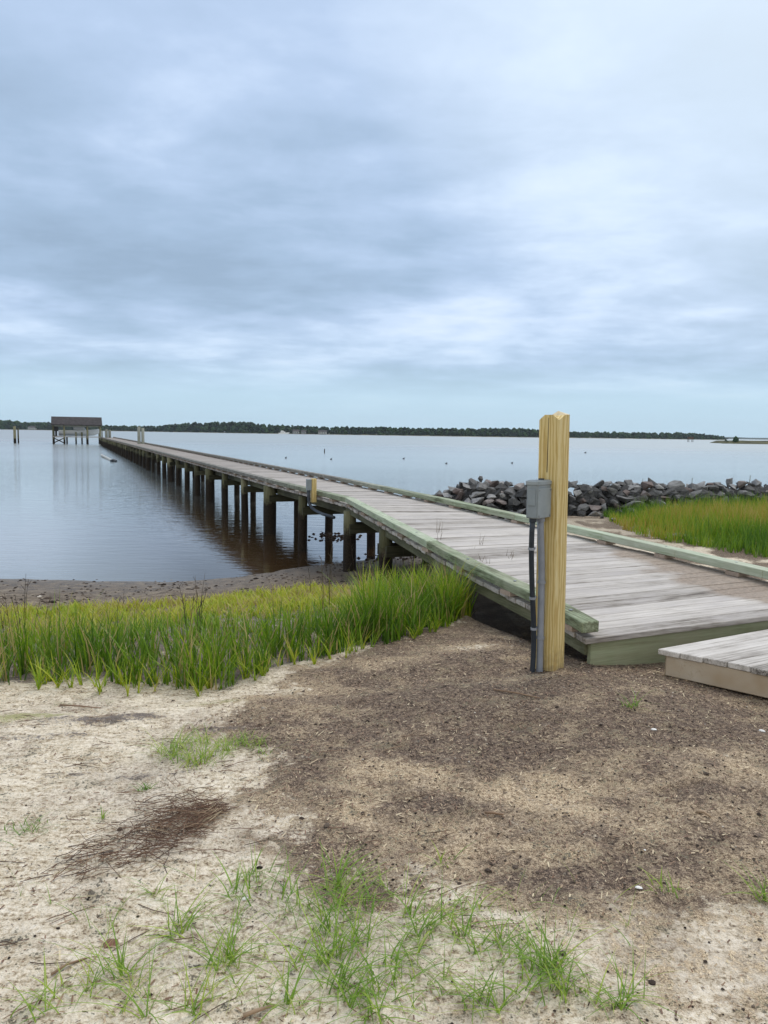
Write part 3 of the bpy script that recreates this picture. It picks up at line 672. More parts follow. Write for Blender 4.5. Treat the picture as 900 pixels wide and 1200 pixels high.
for _ in range(110):
    x=U(-2.4,.4); y=U(1.8,4.2); L_=U(.04,.16); a=random.gauss(R(15),.4); z=gz(x,y)+.006; k_=U(-.02,.02)
    if not inview(x,y): continue
    dx,dy=math.cos(a)*L_/2,math.sin(a)*L_/2
    m.tube([(x-dx,y-dy,z),(x+k_,y+k_,z+.004),(x+dx,y+dy,z)],[.0012,.0018,.001],4,r=U(0,.5))
tag(m.build('straw_litter',M_straw,kind='stuff'),'fine chips of dead straw littering the dark soil and sand','straw litter')
# lumps of soil
def lump(m,x,y,z,r,rr,sq=.6):
    n_=6; vs=[(x,y,z-r*.5)]
    for lev,(rad,h_) in enumerate(((1,.0),(.75,.55))):
        for k in range(n_): a=k*6.283/n_+lev*.4; q=r*rad*U(.7,1.2); vs.append((x+q*math.cos(a),y+q*math.sin(a),z+h_*r*sq*U(.8,1.2)))
    vs.append((x,y,z+r*sq))
    fs=[(1+k,1+(k+1)%n_,7+(k+1)%n_,7+k) for k in range(n_)]+[(7+k,7+(k+1)%n_,13) for k in range(n_)]
    m.add(vs,fs,rr)
t=NT('soil_lumps'); r_=t.attr('rnd').outputs['Fac']; t.out(t.ramp(r_,[(0,(.018,.013,.011)),(.6,(.09,.068,.055)),(.85,(.22,.18,.14)),(1,(.5,.46,.4))]),.95,None,.2); M_lump=t.m
m=MB()
for _ in range(9000):
    x=U(-2.9,3.6); y=1.8+(random.random()**1.4)*4.0
    if not inview(x,y): continue
    pe=poly_sd(x,y,PEAT_AND_SHADE)+.1*fbm(x*4,y*4,3.)
    if pe<0 and random.random()>.12*(1-.7*ss(2.9,2.2,y)): continue
    if ss(2.9,2.2,y)*ss(.2,.6,x)>random.random()*1.3: continue
    if (-x*sth+y*cth)>4.1 and (x*cth+y*sth)>3.2: continue
    r=U(.002,.0065)*(1 if random.random()<.97 else 2.2); lump(m,x,y,gz(x,y)+.002,r,clamp(random.gauss(.4 if pe>0 else .3,.3)))
tag(m.build('soil_crumbs',M_lump,kind='stuff'),'small dark crumbs and grit strewn over the soil','soil crumbs')
# stones on the tidal mud
m=MB()
for _ in range(2300):
    x=U(-8,3.2); y=shore(x)-U(.1,3.4)
    if fbm(x*1.2,y*1.2,31.)+U(-.5,.5)<-.05 : continue
    r=U(.008,.028)*(1 if random.random()<.93 else 1.9); lump(m,x,y,gz(x,y),r,clamp(random.gauss(.25,.25)),.5)
tag(m.build('mud_stones',M_lump,kind='stuff'),'dark pebbles and shell bits strewn on the wet mud at the water edge','pebbles')
# oyster clumps in the water under the pier
m=MB()
for px in [366+U(-4,4) for _ in range(8)]+[U(374,402) for _ in range(60)]+[U(415,424) for _ in range(6)]:
    X,Y=gp(px,random.gauss(629,2.6),.0); lump(m,X,Y,-.005,U(.02,.055),U(0,.25),.7)
for _ in range(60):
    X,Y=gp(U(420,492),U(640,658),.03); lump(m,X,Y,gz(X,Y),U(.02,.06),U(0,.35),.9)
tag(m.build('oyster_clumps',M_lump,kind='stuff'),'dark oyster clumps breaking the water surface between the pier piles','oysters')
# shells and sticks, one by one
M_shell=flat('white_shell',(.78,.77,.74),.5,var=.08,scale=90)
M_stone=flat('grey_stone',(.14,.135,.13),.85,var=.3,scale=60,bump=.4)
def shell(px,py,r,label):
    X,Y=gp(px,py,.67); m=MB(); n_=9; vs=[]; a0=U(0,6)
    for lev,(rad,h_) in enumerate(((1,.0),(.8,.28),(.4,.42))):
        for k in range(n_): a=a0+k*6.283/n_; q=r*rad*(1+.25*math.cos(a-a0)+U(-.1,.1)); vs.append((q*math.cos(a),q*math.sin(a)*.75,h_*r))
    vs.append((0,0,.45*r)); fs=[]
    for l_ in range(2):
        for k in range(n_): fs.append((l_*n_+k,l_*n_+(k+1)%n_,(l_+1)*n_+(k+1)%n_,(l_+1)*n_+k))
    fs+=[(2*n_+k,2*n_+(k+1)%n_,3*n_) for k in range(n_)]
    m.add(vs,fs); o_=m.build('shell',M_shell,smooth=False); o_.location=(X,Y,gz(X,Y)+.004); o_.rotation_euler=(U(-.3,.1),U(-.2,.2),0)
    tag(o_,label,'shell')
shell(765,863,.016,'white shell on the dark soil below the low board platform')
shell(748,1041,.013,'white shell on the soil between the pale patch and the right grass sprout')
shell(79,842,.014,'small white shell lying on dark wrack at the left below the marsh grass')
shell(755,1000,.006,'tiny white shell fragment just above the larger shell in the right foreground')
shell(287,1052,.012,'pale shell piece among sprouts on the near sand, left of centre')
shell(893,856,.018,'chalky shell lump at the right edge below the low board platform')
m=MB(); X,Y=gp(630,905,.67)
def stick(px0,py0,px1,py1,r,label):
    a=gp(px0,py0,.67); b=gp(px1,py1,.67); m=MB(); mid_=((a[0]+b[0])/2+U(-.01,.01),(a[1]+b[1])/2+U(-.01,.01))
    m.tube([(*a,gz(*a)+r+.002),(*mid_,gz(*mid_)+r+.008),(*b,gz(*b)+r+.002)],[r,r*.9,r*.5],7,r=U(.5,.9)); tag(m.build('stick',M_straw,smooth=True),label,'stick')
stick(578,818,632,829,.005,'thin pale stick on the brown soil left of the tall post foot')
stick(815,956,833,962,.007,'short pale stick lying right of the pale soil patch')
stick(70,812,118,820,.005,'dark stick on the sand just below the marsh grass at left')
stick(568,954,590,957,.006,'short dark stick in the middle of the soil')
stick(60,1140,105,1118,.004,'long thin brown twig on the sand at lower left')
stick(285,1192,322,1180,.006,'reddish stick at the bottom edge of the sand')
m=MB(); lump(m,0,0,0,.022,.5,.5); o_=m.build('pebble',flat('red_pebble',(.2,.1,.07),.8)); X,Y=gp(130,1101,.67); o_.location=(X,Y,gz(X,Y)+.004); tag(o_,'reddish brown pebble on the pale sand at lower left','pebble')
# weeds through the deck boards
m=MB()
for px,py,n_,h_ in ((565,657,4,.12),(563,640,3,.2),(594,652,5,.12),(599,655,3,.1),(572,660,3,.1),(603,652,3,.1),(512,628,4,.28),(553,645,3,.1)):
    X,Y=gp(px,py,.98)
    for q in range(n_): blade(m,X+U(-.02,.02),Y+U(-.02,.02),.9,h_+.06,.007,U(0,6.28),U(0,.3),U(0,.3),U(.2,.8),4)
tag(m.build('deck_weeds',M_dead,kind='stuff'),'thin weeds poking up beside the left kerb of the pier deck','weeds')
m=MB()
for _ in range(26):
    l=U(5.0,5.62); X,Y=PW(l,4.02); a=U(0,6.28); m.tube([(X,Y,.86),(X+U(-.06,.06),Y+U(-.03,.03),.9),(X+U(-.1,.1),Y+U(-.1,.0),.95+U(-.03,.02))],.0018,4,r=U(0,.5))
tag(m.build('dead_twigs',M_dead,kind='stuff'),'dry twigs caught between the pier end and the low platform','twigs')
# ---------------------------------------------------------------- rocks
t=NT('riprap_rock'); o=t.obj(); r_=t.N('ShaderNodeObjectInfo').outputs['Random']
n_a=t.noise(o,4,6,.65); n_b=t.noise(o,26,4,.6)
c=t.ramp(t.math('ADD',t.math('MULTIPLY',n_a,.6),t.math('MULTIPLY',t.math('POWER',r_,1.6),.42)),[(.3,(.06,.06,.06)),(.48,(.14,.14,.142)),(.66,(.30,.30,.30)),(.85,(.50,.49,.47))])
c=t.mix(t.ramp(t.math('FRACT',t.math('MULTIPLY',r_,7.3)),[(.8,0.),(.82,.45)]),c,(.17,.105,.085))
c=t.mix(t.ramp(n_b,[(.55,0.),(.75,.4)]),c,(.42,.42,.42))
t.out(c,.8,t.bump(t.math('ADD',n_a,t.math('MULTIPLY',n_b,.3)),.5,.06),.35); M_rock=t.m
import bmesh
def rock_mesh():
    bm=bmesh.new(); a,b,c=U(.8,1.3),U(.6,.95),U(.42,.75)
    for _ in range(11):
        v=Vector((random.gauss(0,1),random.gauss(0,1),random.gauss(0,1))).normalized()
        bm.verts.new((v.x*a*.5,v.y*b*.5,v.z*c*.5))
    r=bmesh.ops.convex_hull(bm,input=bm.verts)
    bmesh.ops.delete(bm,geom=[e for e in r['geom_interior'] if isinstance(e,bmesh.types.BMVert)],context='VERTS')
    bmesh.ops.bevel(bm,geom=bm.edges[:],offset=.012,segments=1,affect='EDGES')
    me=bpy.data.meshes.new('rock'); bm.to_mesh(me); bm.free(); me.materials.append(M_rock); return me
RM=[rock_mesh() for _ in range(16)]
LINE=[(.9,20.4),(2.2,19.4),(4.2,18.5),(6.5,18.9),(9.5,19.6),(12.5,20.6),(17,22)]
def along(d):
    for p,q in zip(LINE[:-1],LINE[1:]):
        L_=math.dist(p,q)
        if d<=L_: 
            f=d/L_; return (lerp(f,p[0],q[0]),lerp(f,p[1],q[1])),((q[0]-p[0])/L_,(q[1]-p[1])/L_)
        d-=L_
    return None
nr=0
def rock(x,y,z,sz,label='grey angular boulder in the rock wall beside the marsh',grp='boulders of the rock wall'):
    o_=bpy.data.objects.new('boulder',random.choice(RM)); col.objects.link(o_)
    o_.location=(x,y,z); o_.scale=(sz*U(.85,1.2),sz*U(.85,1.1),sz*U(.75,1.1)); o_.rotation_euler=(U(-.45,.45),U(-.45,.45),U(0,6.28)); tag(o_,label,'boulder',grp)
    return o_
rows=[(-1.0,.06,.44),(-.80,.22,.40),(-.62,.38,.38),(-.46,.53,.37),(-.30,.68,.36),(-.10,.80,.37),(.12,.84,.38),(.36,.74,.40)]
RP=[]
for off,h_,sz in rows:
    d=U(0,.2)
    while True:
        a=along(d)
        if not a: break
        (x,y),(tx,ty)=a
        e=ss(0,2.0,d); hh=h_*(.30+.70*e)*(1+.10*fbm(x*.7,2.))
        px_,py_=x-ty*off*(.55+.45*e),y+tx*off*(.55+.45*e)
        s_=sz*U(.62,1.12)*(1.45 if random.random()<.08 else 1)
        if px_/py_<.56: RP.append((px_+U(-.05,.05),py_+U(-.06,.06),max(.04,.17+hh+U(-.05,.06)),s_))
        d+=sz*U(.62,.86)
vis=lambda q: q[2]*1.2+(q[3]-.38)*.5-q[1]*.03-(.35 if q[0]>4.6 and q[2]<.55 else 0)
RP.sort(key=vis,reverse=True)
for q in RP[:285]: rock(*q)
nr=len(RP)
RUB=RP[285:]
print('ROCKS',nr)
# low core of rubble inside the wall
t=NT('rubble_rock'); r_=t.attr('rnd').outputs['Fac']; o=t.obj(); t.out(t.ramp(t.math('ADD',t.math('MULTIPLY',r_,.5),t.math('MULTIPLY',t.noise(o,9,5,.65),.5)),[(.25,(.035,.035,.036)),(.5,(.10,.10,.10)),(.8,(.26,.26,.26))]),.85,t.bump(t.noise(o,9,5),.5,.05),.3); M_rubble=t.m
m=MB()
for q in RUB: lump(m,q[0],q[1],q[2]-q[3]*.2,q[3]*.55,U(.3,.8),1.)
d=0
while True:
    a=along(d)
    if not a: break
    (x,y),(tx,ty)=a; e=ss(0,2.,d)
    for q in range(13):
        lump(m,x+U(-.45,.45)*(.5+.5*e),y+U(-.35,.45)*(.5+.5*e),U(.0,.78)*(.25+.75*e),U(.18,.3),U(0,.3),1.)
    d+=.22
tag(m.build('rubble_core',M_rubble,kind='stuff'),'dark small rubble filling the gaps of the rock wall','rubble')
o_=rock(*gp(797,630,.46),.48,.38,'flat dark grey rock alone on the sand by the right marsh grass',None); o_.scale=(.42,.3,.2); o_.rotation_euler=(0,0,.2)
o_.location.z=gz(o_.location.x,o_.location.y)+.04
for px,py,s_,lb_ in ((706,604,.16,'small stone on gravel by the foot of the rock wall'),(720,608,.14,'small stone on gravel right of another, near the marsh grass edge'),(812,634,.16,'small dark stone on sand at the edge of the right marsh')):
    x,y=gp(px,py,.45); o_=rock(x,y,gz(x,y)+.03,s_,lb_,None)
# ---------------------------------------------------------------- boathouse at the pier end
YB=112.0; BX0=hz(60,520,YB)[0]; BX1=hz(118,520,YB)[0]; Wb=BX1-BX0; zr=hz(90,488.3,YB)[1]; ze=hz(90,498.2,YB)[1]; zd=hz(90,512.,YB)[1]
M_roof=flat('brown_shingle_roof',(.05,.045,.048),.9,var=.3,scale=3,bump=.3)
Wb=6.7; BHS=empty('boathouse',((BX0+BX1)/2-.6,YB+2.,0),R(22.25)); tag(BHS,'open boathouse with a dark shingled roof on posts at the far end of the pier','boathouse')
w2=Wb/2
m=MB()
for sgn in (-1,1):
    y_e=2.3*sgn
    m.hexa([(-w2-.1,y_e,ze-.04),(w2+.1,y_e,ze-.04),(w2+.1,0,zr-.1),(-w2-.1,0,zr-.1),(-w2-.1,y_e,ze+.06),(w2+.1,y_e,ze+.06),(w2+.1,0,zr),(-w2-.1,0,zr)])
m.build('roof',M_roof,BHS)
m=MB()
for e in (-1,1): m.add([(e*w2,-2.05,ze),(e*w2,2.05,ze),(e*w2,0,zr-.12),(e*(w2-.06),-2.05,ze),(e*(w2-.06),2.05,ze),(e*(w2-.06),0,zr-.12)],[(0,1,2),(5,4,3),(0,3,4,1),(1,4,5,2),(2,5,3,0)])
m.build('gable',M_oldpile,BHS)
for e in (-1,1):
    m=MB(); m.bar((-w2,e*2.0,ze-.12),(w2,e*2.0,ze-.12),.08,.2); m.build('eave_beam',M_oldpile,BHS)
for x in (-w2+.15,-w2*.52,.12*w2+1.0,w2-.2):
    for y in (-1.95,1.95):
        m=MB(); m.tube([(x,y,-1),(x,y,ze-.05)],.13,9); m.build('post',M_pile,BHS,smooth=True)
m=MB(); m.box((-w2*.62,-1.5,zd),(2.6,1.2,.14)); m.box((0,-1.95,zd),(Wb-.3,.5,.13)); m.box((-w2+.5,0,zd),(.9,4.,.12)); m.build('walkway',M_deck,BHS)
for (xa,xb) in ((-w2+.15,-w2*.52),):
    for fl in (0,1):
        m=MB(); m.bar((xa,-1.8,.15+fl*.75),(xb,-1.8,.9-fl*.75),.06,.14); m.build('cross_brace',M_pile,BHS)
for x in (-w2*.52+.35,-w2*.05,.25*w2-.2):
    m=MB(); m.tube([(x,-1.7,-1),(x,-1.7,zd+.7*(x>-1))],.11,8); m.build('pile',M_pile,BHS,smooth=True)
# boat on its lift
bt=empty('motorboat',((BX0+BX1)/2-.4,YB+2.,zd+.12),R(22.25)); tag(bt,'white motorboat hoisted on a lift under the boathouse roof','boat')
M_hull=flat('white_hull',(.62,.64,.66),.35,var=.05)
secs=[(-2.7,.85,.75),(-1.5,.95,.78),(0,.98,.82),(1.2,.8,.9),(2.2,.42,1.0),(2.9,.03,1.08)]
m=MB(); vs=[];fs=[]
for x,hw,hh in secs: 
    k=0 if x<2 else (x-2)*.5
    vs+=[(x,-hw,hh),(x,-hw*.85,.35+k*.6),(x,0,.0+k),(x,hw*.85,.35+k*.6),(x,hw,hh)]
for i in range(5):
    for k in range(4): fs.append((i*5+k,i*5+k+1,(i+1)*5+k+1,(i+1)*5+k))
fs.append((0,1,2,3,4)); 
for i in range(5): fs.append((i*5,(i+1)*5,(i+1)*5+4,i*5+4))
m.add(vs,fs); m.build('hull',M_hull,bt)
m=MB(); m.box((.1,0,1.15),(1.5,1.2,.6)); m.build('console',M_hull,bt,bevel=.1)
m=MB(); m.add([(.9,-.6,1.3),(.9,.6,1.3),(.5,.5,1.85),(.5,-.5,1.85),(.86,-.6,1.3),(.86,.6,1.3),(.46,.5,1.85),(.46,-.5,1.85)],[(0,1,2,3),(7,6,5,4),(0,4,5,1),(1,5,6,2),(2,6,7,3),(3,7,4,0)]); m.build('windscreen',flat('dark_glass',(.06,.09,.11),.1),bt)
m=MB(); m.box((-3.0,0,1.05),(.6,.5,.75)); m.box((-3.02,0,.35),(.28,.2,.9)); m.box((-3.1,0,-.1),(.5,.06,.25)); m.build('outboard_motor',flat('black_cowling',(.012,.013,.016),.35),bt,bevel=.06)
# pile clusters
def cluster(name,px0,px1,pyb,pyt,Y,label,n_,lean_=0,mat=M_oldpile,grp=None):
    x0,x1=hz(px0,pyb,Y)[0],hz(px1,pyb,Y)[0]; zt=hz((px0+px1)/2,pyt,Y)[1]; r=(x1-x0)/(2*n_)
    E_=empty(name,((x0+x1)/2,Y,0)); tag(E_,label,'mooring piles' if n_>1 else 'pole',grp)
    for k in range(n_):
        x=x0+r+(2*r)*k-(x0+x1)/2; m=MB(); m.tube([(x,.12*(k%2),-1.),(x+lean_*k,.12*(k%2),zt*(1-.04*k))],[r*.98,r*.9],10); m.build('pile',mat,E_,smooth=True)
    return E_
cluster('mooring_piles',161,169,519,500,61.,'pair of stout grey mooring piles rising on the right side of the pier',2)
cluster('mooring_piles',123,130,514,503,104.,'smaller grey mooring piles near the pier end by the boathouse',2)
cluster('mooring_pole',119,120.6,516,505,112.,'thin pole at the very end of the pier beside the boathouse',1)
cluster('mooring_piles',16,19.2,520,499.5,112.,'thicker dark mooring pile standing alone in the water left of the boathouse',1,mat=M_pile)
cluster('mooring_piles',20.8,22.6,520,502,112.5,'thin leaning mooring pole close beside the thicker pile left of the boathouse',1,mat=M_pile)
# floating pole
a=gp(119,535,.0); b=gp(133,541.3,0.); m=MB(); m.tube([(*a,.12),(*b,.03)],[.09,.09],8)
E_=empty('floating_pole'); m.build('pole_shaft',flat('pale_pole',(.5,.5,.48),.6),E_); m=MB(); lump(m,b[0],b[1],0.,.28,.1,.8); m.build('pole_end',M_cblack,E_)
tag(E_,'pale pole with a dark end floating in the water left of the pier','pole')
# buoys and stakes
for px,py,lb_ in ((335,537,'dark float on the water right of the pier, leftmost of the two near the stake'),(388,538.5,'dark float on the water just right of the thin stake'),(473,538,'dark float on the open water in the middle of the bay'),(523,543.5,'dark float on the water above the left end of the rock wall'),(600,543,'dark float on the water just left of the tall post'),(686,531,'small dark float on the water right of the tall post')):
    X,Y=gp(px,py,0); m=MB(); r=.0011*Y; m.tube([(0,0,-.1),(0,0,r*.4),(0,0,r*1.0),(0,0,r*1.3)],[r*.8,r*1.3,r*1.1,r*.4],9)
    m.tube([(0,0,r),(.1,0,r*2.)],[r*.2,r*.2],6); o_=m.build('float',M_cblack,smooth=True); o_.location=(X,Y,0); tag(o_,lb_,'float','floats on the bay')
def stake(px,pyb,pyt,Y,w,lb_,z0=-.5):
    x,zt=hz(px,pyt,Y); m=MB(); m.tube([(x,Y,z0),(x+.03,Y,zt)],[w,w*.7],7); tag(m.build('stake',M_pile,smooth=True),lb_,'stake')
stake(380,533,526,84,.07,'thin dark stake standing in the open water right of the pier')
stake(878,571,557,20.6,.012,'thin rod sticking up behind the rock wall near the right edge',.2)
stake(810,569,560,20.2,.010,'short thin rod behind the middle of the right rock wall',.2)
stake(752,568,561,19.6,.008,'thin twig of a rod behind the rocks right of the tall post',.2)
# ---------------------------------------------------------------- far shore
M_leaf=None
t=NT('far_foliage'); r_=t.attr('rnd').outputs['Fac']; o=t.obj(); t.out(t.ramp(t.math('ADD',t.math('MULTIPLY',r_,.6),t.math('MULTIPLY',t.noise(o,.05,4),.4)),[(.2,(.006,.016,.010)),(.5,(.014,.034,.016)),(.8,(.035,.07,.025))]),.95,None,.1); M_wood=t.m
SH=[(-420,495.2,503,1500),(-200,493.5,501.6,1250),(-20,491.5,502.6,1080),(8,492,502.8,1060),(35,495.2,503,1060),(56,494.5,503.3,1060),(75,498,503.6,1060),(125,498,504.6,1060),(150,498.5,505,1060),(172,499,505.4,1040),(185,498.6,505.7,1020),(205,496.6,505.9,1000),(232,494.6,506.2,980),(262,493.8,506.8,950),(290,494.8,507.4,930),(315,497.5,507.9,900),(345,498.6,508.3,900),(380,499.4,508.8,880),(410,499.8,509.4,880),(450,500.3,510.1,860),(500,501.3,511.2,850),(540,501.6,512,850),(600,501.6,512.5,880),(680,506.,513.2,950),(730,505.8,513.6,980),(755,506.8,514.,1000),(790,506.5,514.2,1020),(825,508.,514.6,1040),(846,510.5,515,1050),(850,513,515.2,1050)]
pxs=[q[0] for q in SH]; dist=[q[3] for q in SH]; tops=[q[1] for q in SH]
land=MB(); trees=MB(); prev=None
def tree(m,x,y,z,h,w,kind):
    r=random.random()
    if kind: m.tube([(x,y,z),(x,y,z+h*.75)],[.25,.12],4,r=.1)
    nb_=7 if kind else 6
    for k in range(nb_):
        f=U(.45,1.) if kind else U(.12,1.); rr=w*U(.36,.6)*(1.1-.5*f); cx,cy,cz=x+U(-1,1)*w*.45*(1.1-f*.7),y+U(-1,1)*w*.4,z+h*f-rr*.6
        vs=[];n_=6
        for lev,(ra,hh) in enumerate(((.6,-.7),(1.,-.1),(.75,.55))):
            for q in range(n_): a=q*6.283/n_+lev*.5; u_=rr*ra*U(.7,1.3); vs.append((cx+u_*math.cos(a),cy+u_*math.sin(a),cz+rr*hh*U(.8,1.2)*.8))
        vs.append((cx,cy,cz+rr*U(.8,1.1)))
        fs=[]
        for l_ in range(2):
            for q in range(n_): fs.append((l_*n_+q,l_*n_+(q+1)%n_,(l_+1)*n_+(q+1)%n_,(l_+1)*n_+q))
        fs+=[(12+q,12+(q+1)%n_,18) for q in range(n_)]
        m.add(vs,fs,clamp(r+U(-.25,.25)))
px=-420.
while px<851:
    Y=interp(px,pxs,dist); step=5.2/Y*F; topz=hz(px,interp(px,pxs,tops),Y)[1]
    hh=max(1.5,topz-1.)
    for row in range(4):
        Yr=Y+4+row*9+U(-3,3); x=hz(px+U(-3,3),510,Yr)[0]
        q=hh*U(.86,1.08)*(.62 if row==0 else 1)*(.9+.1*(fbm(px*.05,row*3.)+1))
        tree(trees,x,Yr,.8,max(1.2,q),min(7.5,q*.75)*U(.8,1.2),random.random()<.45)
    px+=step*U(.4,.75)
tag(trees.build('far_woods',M_wood,kind='stuff'),'dark green woods along the far shore of the bay','woods')
V=[];n_=0
for q in SH: 
    for dy,z in ((-3,-.3),(0,.5),(60,1.2),(400,1.0)):
        Yq=q[3]+dy; V.append((hz(q[0],510,Yq)[0],Yq,z))
m=MB(); m.add(V,[(i*4+k,(i+1)*4+k,(i+1)*4+k+1,i*4+k+1) for i in range(len(SH)-1) for k in range(3)]); 
m.build('far_shore',flat('pale_shore_strip',(.2,.19,.12),.9,var=.3,scale=.05),kind='structure')
# near spit on the right and faint land beyond
m=MB(); trs=MB()
x0=hz(846,518,330)[0]; x1=hz(1100,520,330)[0]; N_=46; V=[]
for i in range(N_+1):
    f=i/N_; x=lerp(f,x0,x1); e=ss(0,.12,f)
    for dy,z in ((-6,-.3),(-3,.35),(3,.95+.5*e+.3*fbm(f*9,1.)),(30,1.2*e),(40,-.3)): V.append((x,330+dy*e+U(-.5,.5),z*(.3+.7*e)))
m.add(V,[(i*5+k,(i+1)*5+k,(i+1)*5+k+1,i*5+k+1) for i in range(N_) for k in range(4)])
m.build('marsh_spit',flat('marsh_spit_ground',(.07,.07,.022),.95,var=.35,scale=.3),kind='structure')
for _ in range(60):
    f=U(.05,1); x=lerp(f,x0,x1); lump(trs,x,330+U(0,12),.9,U(.4,.9),U(.2,.9),.8)
lump(trs,hz(862,516,332)[0],332,1.0,1.6,.6,1.5); lump(trs,hz(864,516,332)[0],333,1.,1.3,.8,1.3)
tag(trs.build('marsh_scrub',M_wood,kind='stuff'),'low scrub on the marsh spit reaching in from the right','scrub')
m=MB(); V=[]
for i in range(41):
    f=i/40; Yq=2900; px=lerp(f,780,1500); x=hz(px,510,Yq)[0]; V+=[(x,Yq,-.5),(x,Yq+60,7+2.5*fbm(f*14,2.)),(x,Yq+500,-1)]
m.add(V,[(i*3+k,(i+1)*3+k,(i+1)*3+k+1,i*3+k+1) for i in range(40) for k in range(2)]); m.build('distant_hills',flat('distant_land',(.03,.05,.04),.95,scale=.02),kind='structure')
# duck blind
X=hz(809,517,420)[0]; db=empty('duck_blind',(X,420,0)); tag(db,'tiny brown hut on stilts in the water near the far right shore','hut')
z0=hz(809,515.2,420)[1]; z1=hz(809,512.6,420)[1]
z0=max(.5,z0)
m=MB(); m.box((0,0,z0+.75),(2.6,2,1.3)); m.build('hut_wall',flat('brown_hut',(.11,.07,.05),.9),db)
m=MB(); m.box((0,0,z0+1.5),(2.9,2.3,.15)); m.build('roof',M_roof,db)
for sx_ in (-1,1):
    for sy_ in (-1,1): m=MB(); m.tube([(sx_*1.1,sy_*.8,-1),(sx_*1.1,sy_*.8,z0+.15)],.13,6); m.build('stilt',M_pile,db)
# far white yacht and houses
YY=850; X=hz(332,509,YY)[0]; y_=empty('yacht',(X,YY,0)); tag(y_,'white yacht moored in front of the far wooded shore','yacht')
M_wht=flat('white_paint',(.78,.78,.76),.5,var=.03)
m=MB(); m.add([(-5,-1.6,0),(3,-1.6,0),(6,0,.3),(3,1.6,0),(-5,1.6,0),(-5,-1.8,1.3),(3,-1.8,1.6),(7,0,2.),(3,1.8,1.6),(-5,1.8,1.3)],[(0,1,6,5),(1,2,7,6),(2,3,8,7),(3,4,9,8),(4,0,5,9),(5,6,7,8,9)]); m.build('hull',M_wht,y_)
m=MB(); m.box((-.5,0,2.1),(5,2.4,1.4)); m.box((-1,0,3.2),(3,2,.9)); m.build('cabin',M_wht,y_,bevel=.15)
m=MB(); m.box((-.5,0,2.25),(4.4,2.46,.5)); m.build('window',flat('dark_glass',(.04,.06,.08),.1),y_)
def house(px,w,h,lb_,c=(.38,.38,.36),Y=893):
    X=hz(px,509,Y)[0]; e=empty('house',(X,Y,.6)); tag(e,lb_,'house'); m=MB(); m.box((0,0,h/2),(w,7,h)); m.build('wall',flat('house_wall',c,.8),e)
    m=MB(); m.add([(-w/2-.4,-3.9,h),(w/2+.4,-3.9,h),(w/2+.4,0,h+2.),(-w/2-.4,0,h+2.),(w/2+.4,3.9,h),(-w/2-.4,3.9,h)],[(0,1,2,3),(3,2,4,5),(1,4,2),(0,3,5),(0,5,4,1)]); m.build('roof',M_roof,e)
    for k in (-.3,.0,.3): m=MB(); m.box((k*w,-3.52,h*.55),(1.1,.06,1.3)); m.build('window',flat('dark_glass',(.05,.07,.09),.15),e)
for px,w,h,lb_ in ((347,7,2.6,'white house nearest the yacht on the far shore'),(356,5,2.2,'small pale house, middle of the row on the far shore'),(378,9,2.4,'long pale house at the right end of the far shore row'),(38,9,2.8,'pale house under the far trees left of the boathouse')): house(px,w,h,lb_,Y=interp(px,pxs,dist)-2)
# ---------------------------------------------------------------- haze
if True:
    m=MB(); m.box((0,1250,29),(7600,3700,64)); t=NT('pale_air'); v=t.N('ShaderNodeVolumePrincipled'); v.inputs['Color'].default_value=(.8,.9,1,1); v.inputs['Density'].default_value=.00009; v.inputs['Anisotropy'].default_value=.2
    o_=t.N('ShaderNodeOutputMaterial'); t.l.new(v.outputs[0],o_.inputs['Volume']); hz_o=m.build('haze',t.m,kind='stuff'); tag(hz_o,'thin pale blue haze over the bay','haze')
# ---------------------------------------------------------------- sky and light
w=NT('World',True); sc.world=w.m
tc=w.N('ShaderNodeTexCoord').outputs['Generated']; sx=w.N('ShaderNodeSeparateXYZ'); w.l.new(tc,sx.inputs[0])
zc=w.math('ADD',w.math('MAXIMUM',sx.outputs[2],0.),.13)
cv=w.N('ShaderNodeCombineXYZ',i_X=w.math('DIVIDE',sx.outputs[0],zc),i_Y=w.math('DIVIDE',sx.outputs[1],zc),i_Z=0.)
big=w.noise(w.map(cv.outputs[0],(.75,.85,1),loc=(3.4,1.2,0),rot=(0,0,R(8))),1.,5,.5,.1)
med=w.noise(w.map(cv.outputs[0],(1.9,2.3,1),loc=(1.3,4.2,2),rot=(0,0,R(-6))),1.,7,.6,.15)
f=w.math('ADD',w.math('MULTIPLY',big,.66),w.math('MULTIPLY',med,.34))
cloud=w.ramp(f,[(.36,(.265,.365,.495)),(.44,(.32,.435,.59)),(.51,(.40,.52,.70)),(.57,(.52,.64,.82)),(.70,(.75,.83,.95))])
up=w.ramp(sx.outputs[2],[(.0,.0),(.30,.12),(.62,.85)])
gl=w.N('ShaderNodeVectorMath',operation='DOT_PRODUCT'); w.l.new(tc,gl.inputs[0]); gl.inputs[1].default_value=Vector((.42,.72,.56)).normalized()
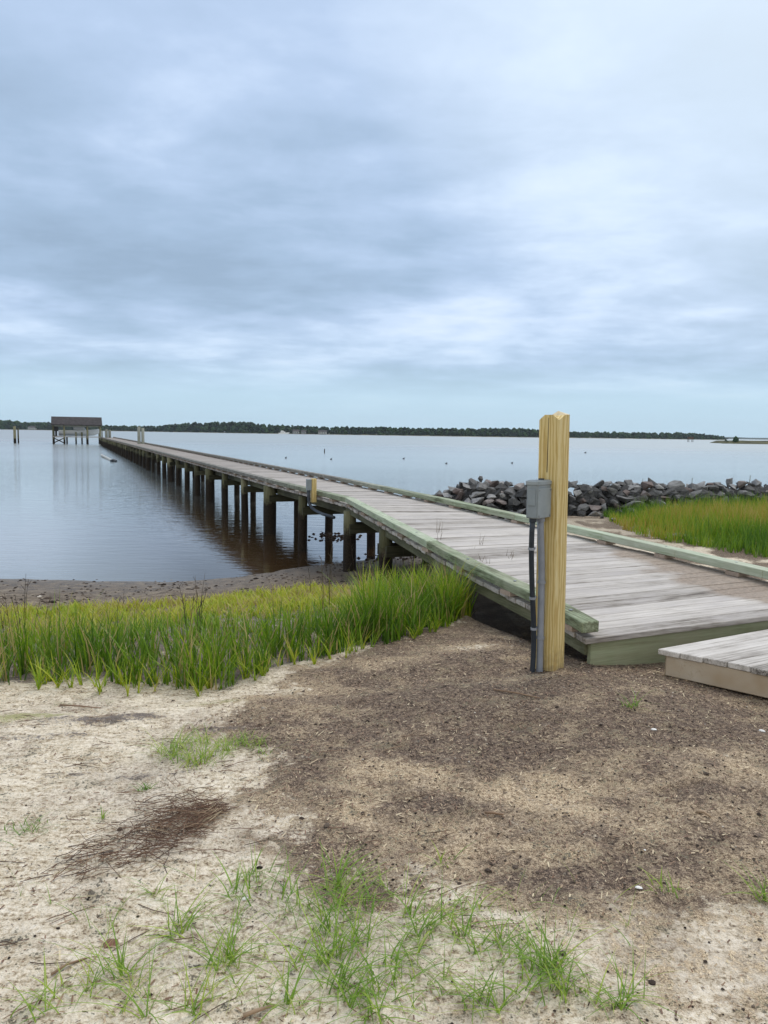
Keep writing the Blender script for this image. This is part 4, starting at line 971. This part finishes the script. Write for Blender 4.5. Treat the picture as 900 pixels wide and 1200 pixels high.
glow=w.math('MULTIPLY',w.math('SUBTRACT',gl.outputs['Value'],.86),6.5,clampit=True)
cloud=w.mix(w.math('MULTIPLY',up,.6),cloud,(.52,.63,.84)); cloud=w.mix(w.math('MULTIPLY',glow,.65),cloud,(.80,.90,.97))
hzn=w.ramp(sx.outputs[2],[(.0,1.),(.045,.9),(.09,.2),(.14,0.)])
cloud=w.mix(hzn,cloud,(.44,.615,.745))
sky=w.N('ShaderNodeTexSky',sky_type='NISHITA'); sky.sun_disc=False; sky.sun_elevation=R(58); sky.sun_rotation=R(35)
skc=w.mix(1.,sky.outputs[0],(.09,.09,.09),'MULTIPLY')
back_fill=w.ramp(w.math('MULTIPLY',sx.outputs[1],-1.),[(.0,0.),(.35,1.)])  # unseen sky behind the camera, whitened to brighten and warm the ground
fin=w.mix(.93,skc,cloud); fin=w.mix(back_fill,fin,(.80,.82,.82))
bg=w.N('ShaderNodeBackground',i_Strength=1.); w.l.new(fin,bg.inputs[0]); ow=w.N('ShaderNodeOutputWorld'); w.l.new(bg.outputs[0],ow.inputs[0])
sd=bpy.data.lights.new('sun','SUN'); sd.energy=1.5; sd.angle=R(35); sd.color=(1.,.92,.80); so=bpy.data.objects.new('sun',sd); col.objects.link(so)
el,az=R(58),R(35)
dv=Vector((math.sin(az)*math.cos(el),math.cos(az)*math.cos(el),math.sin(el))); so.rotation_euler=dv.to_track_quat('Z','Y').to_euler(); so.location=(20,30,40)
# ---------------------------------------------------------------- camera
cd=bpy.data.cameras.new('camera'); cd.sensor_fit='VERTICAL'; cd.sensor_height=36; cd.lens=27; cd.clip_end=9000; cd.clip_start=.05
co=bpy.data.objects.new('camera',cd); col.objects.link(co); co.location=(0,0,EYE)
co.rotation_euler=(Matrix.Rotation(math.pi/2-PITCH,3,'X')@Matrix.Rotation(ROLL,3,'Z')).to_euler()
sc.camera=co
sc.view_settings.view_transform='Standard'; sc.view_settings.look='None'; sc.view_settings.exposure=0.32; sc.view_settings.gamma=1.; sc.view_settings.use_curve_mapping=False
sc.render.resolution_x=768; sc.render.resolution_y=1024
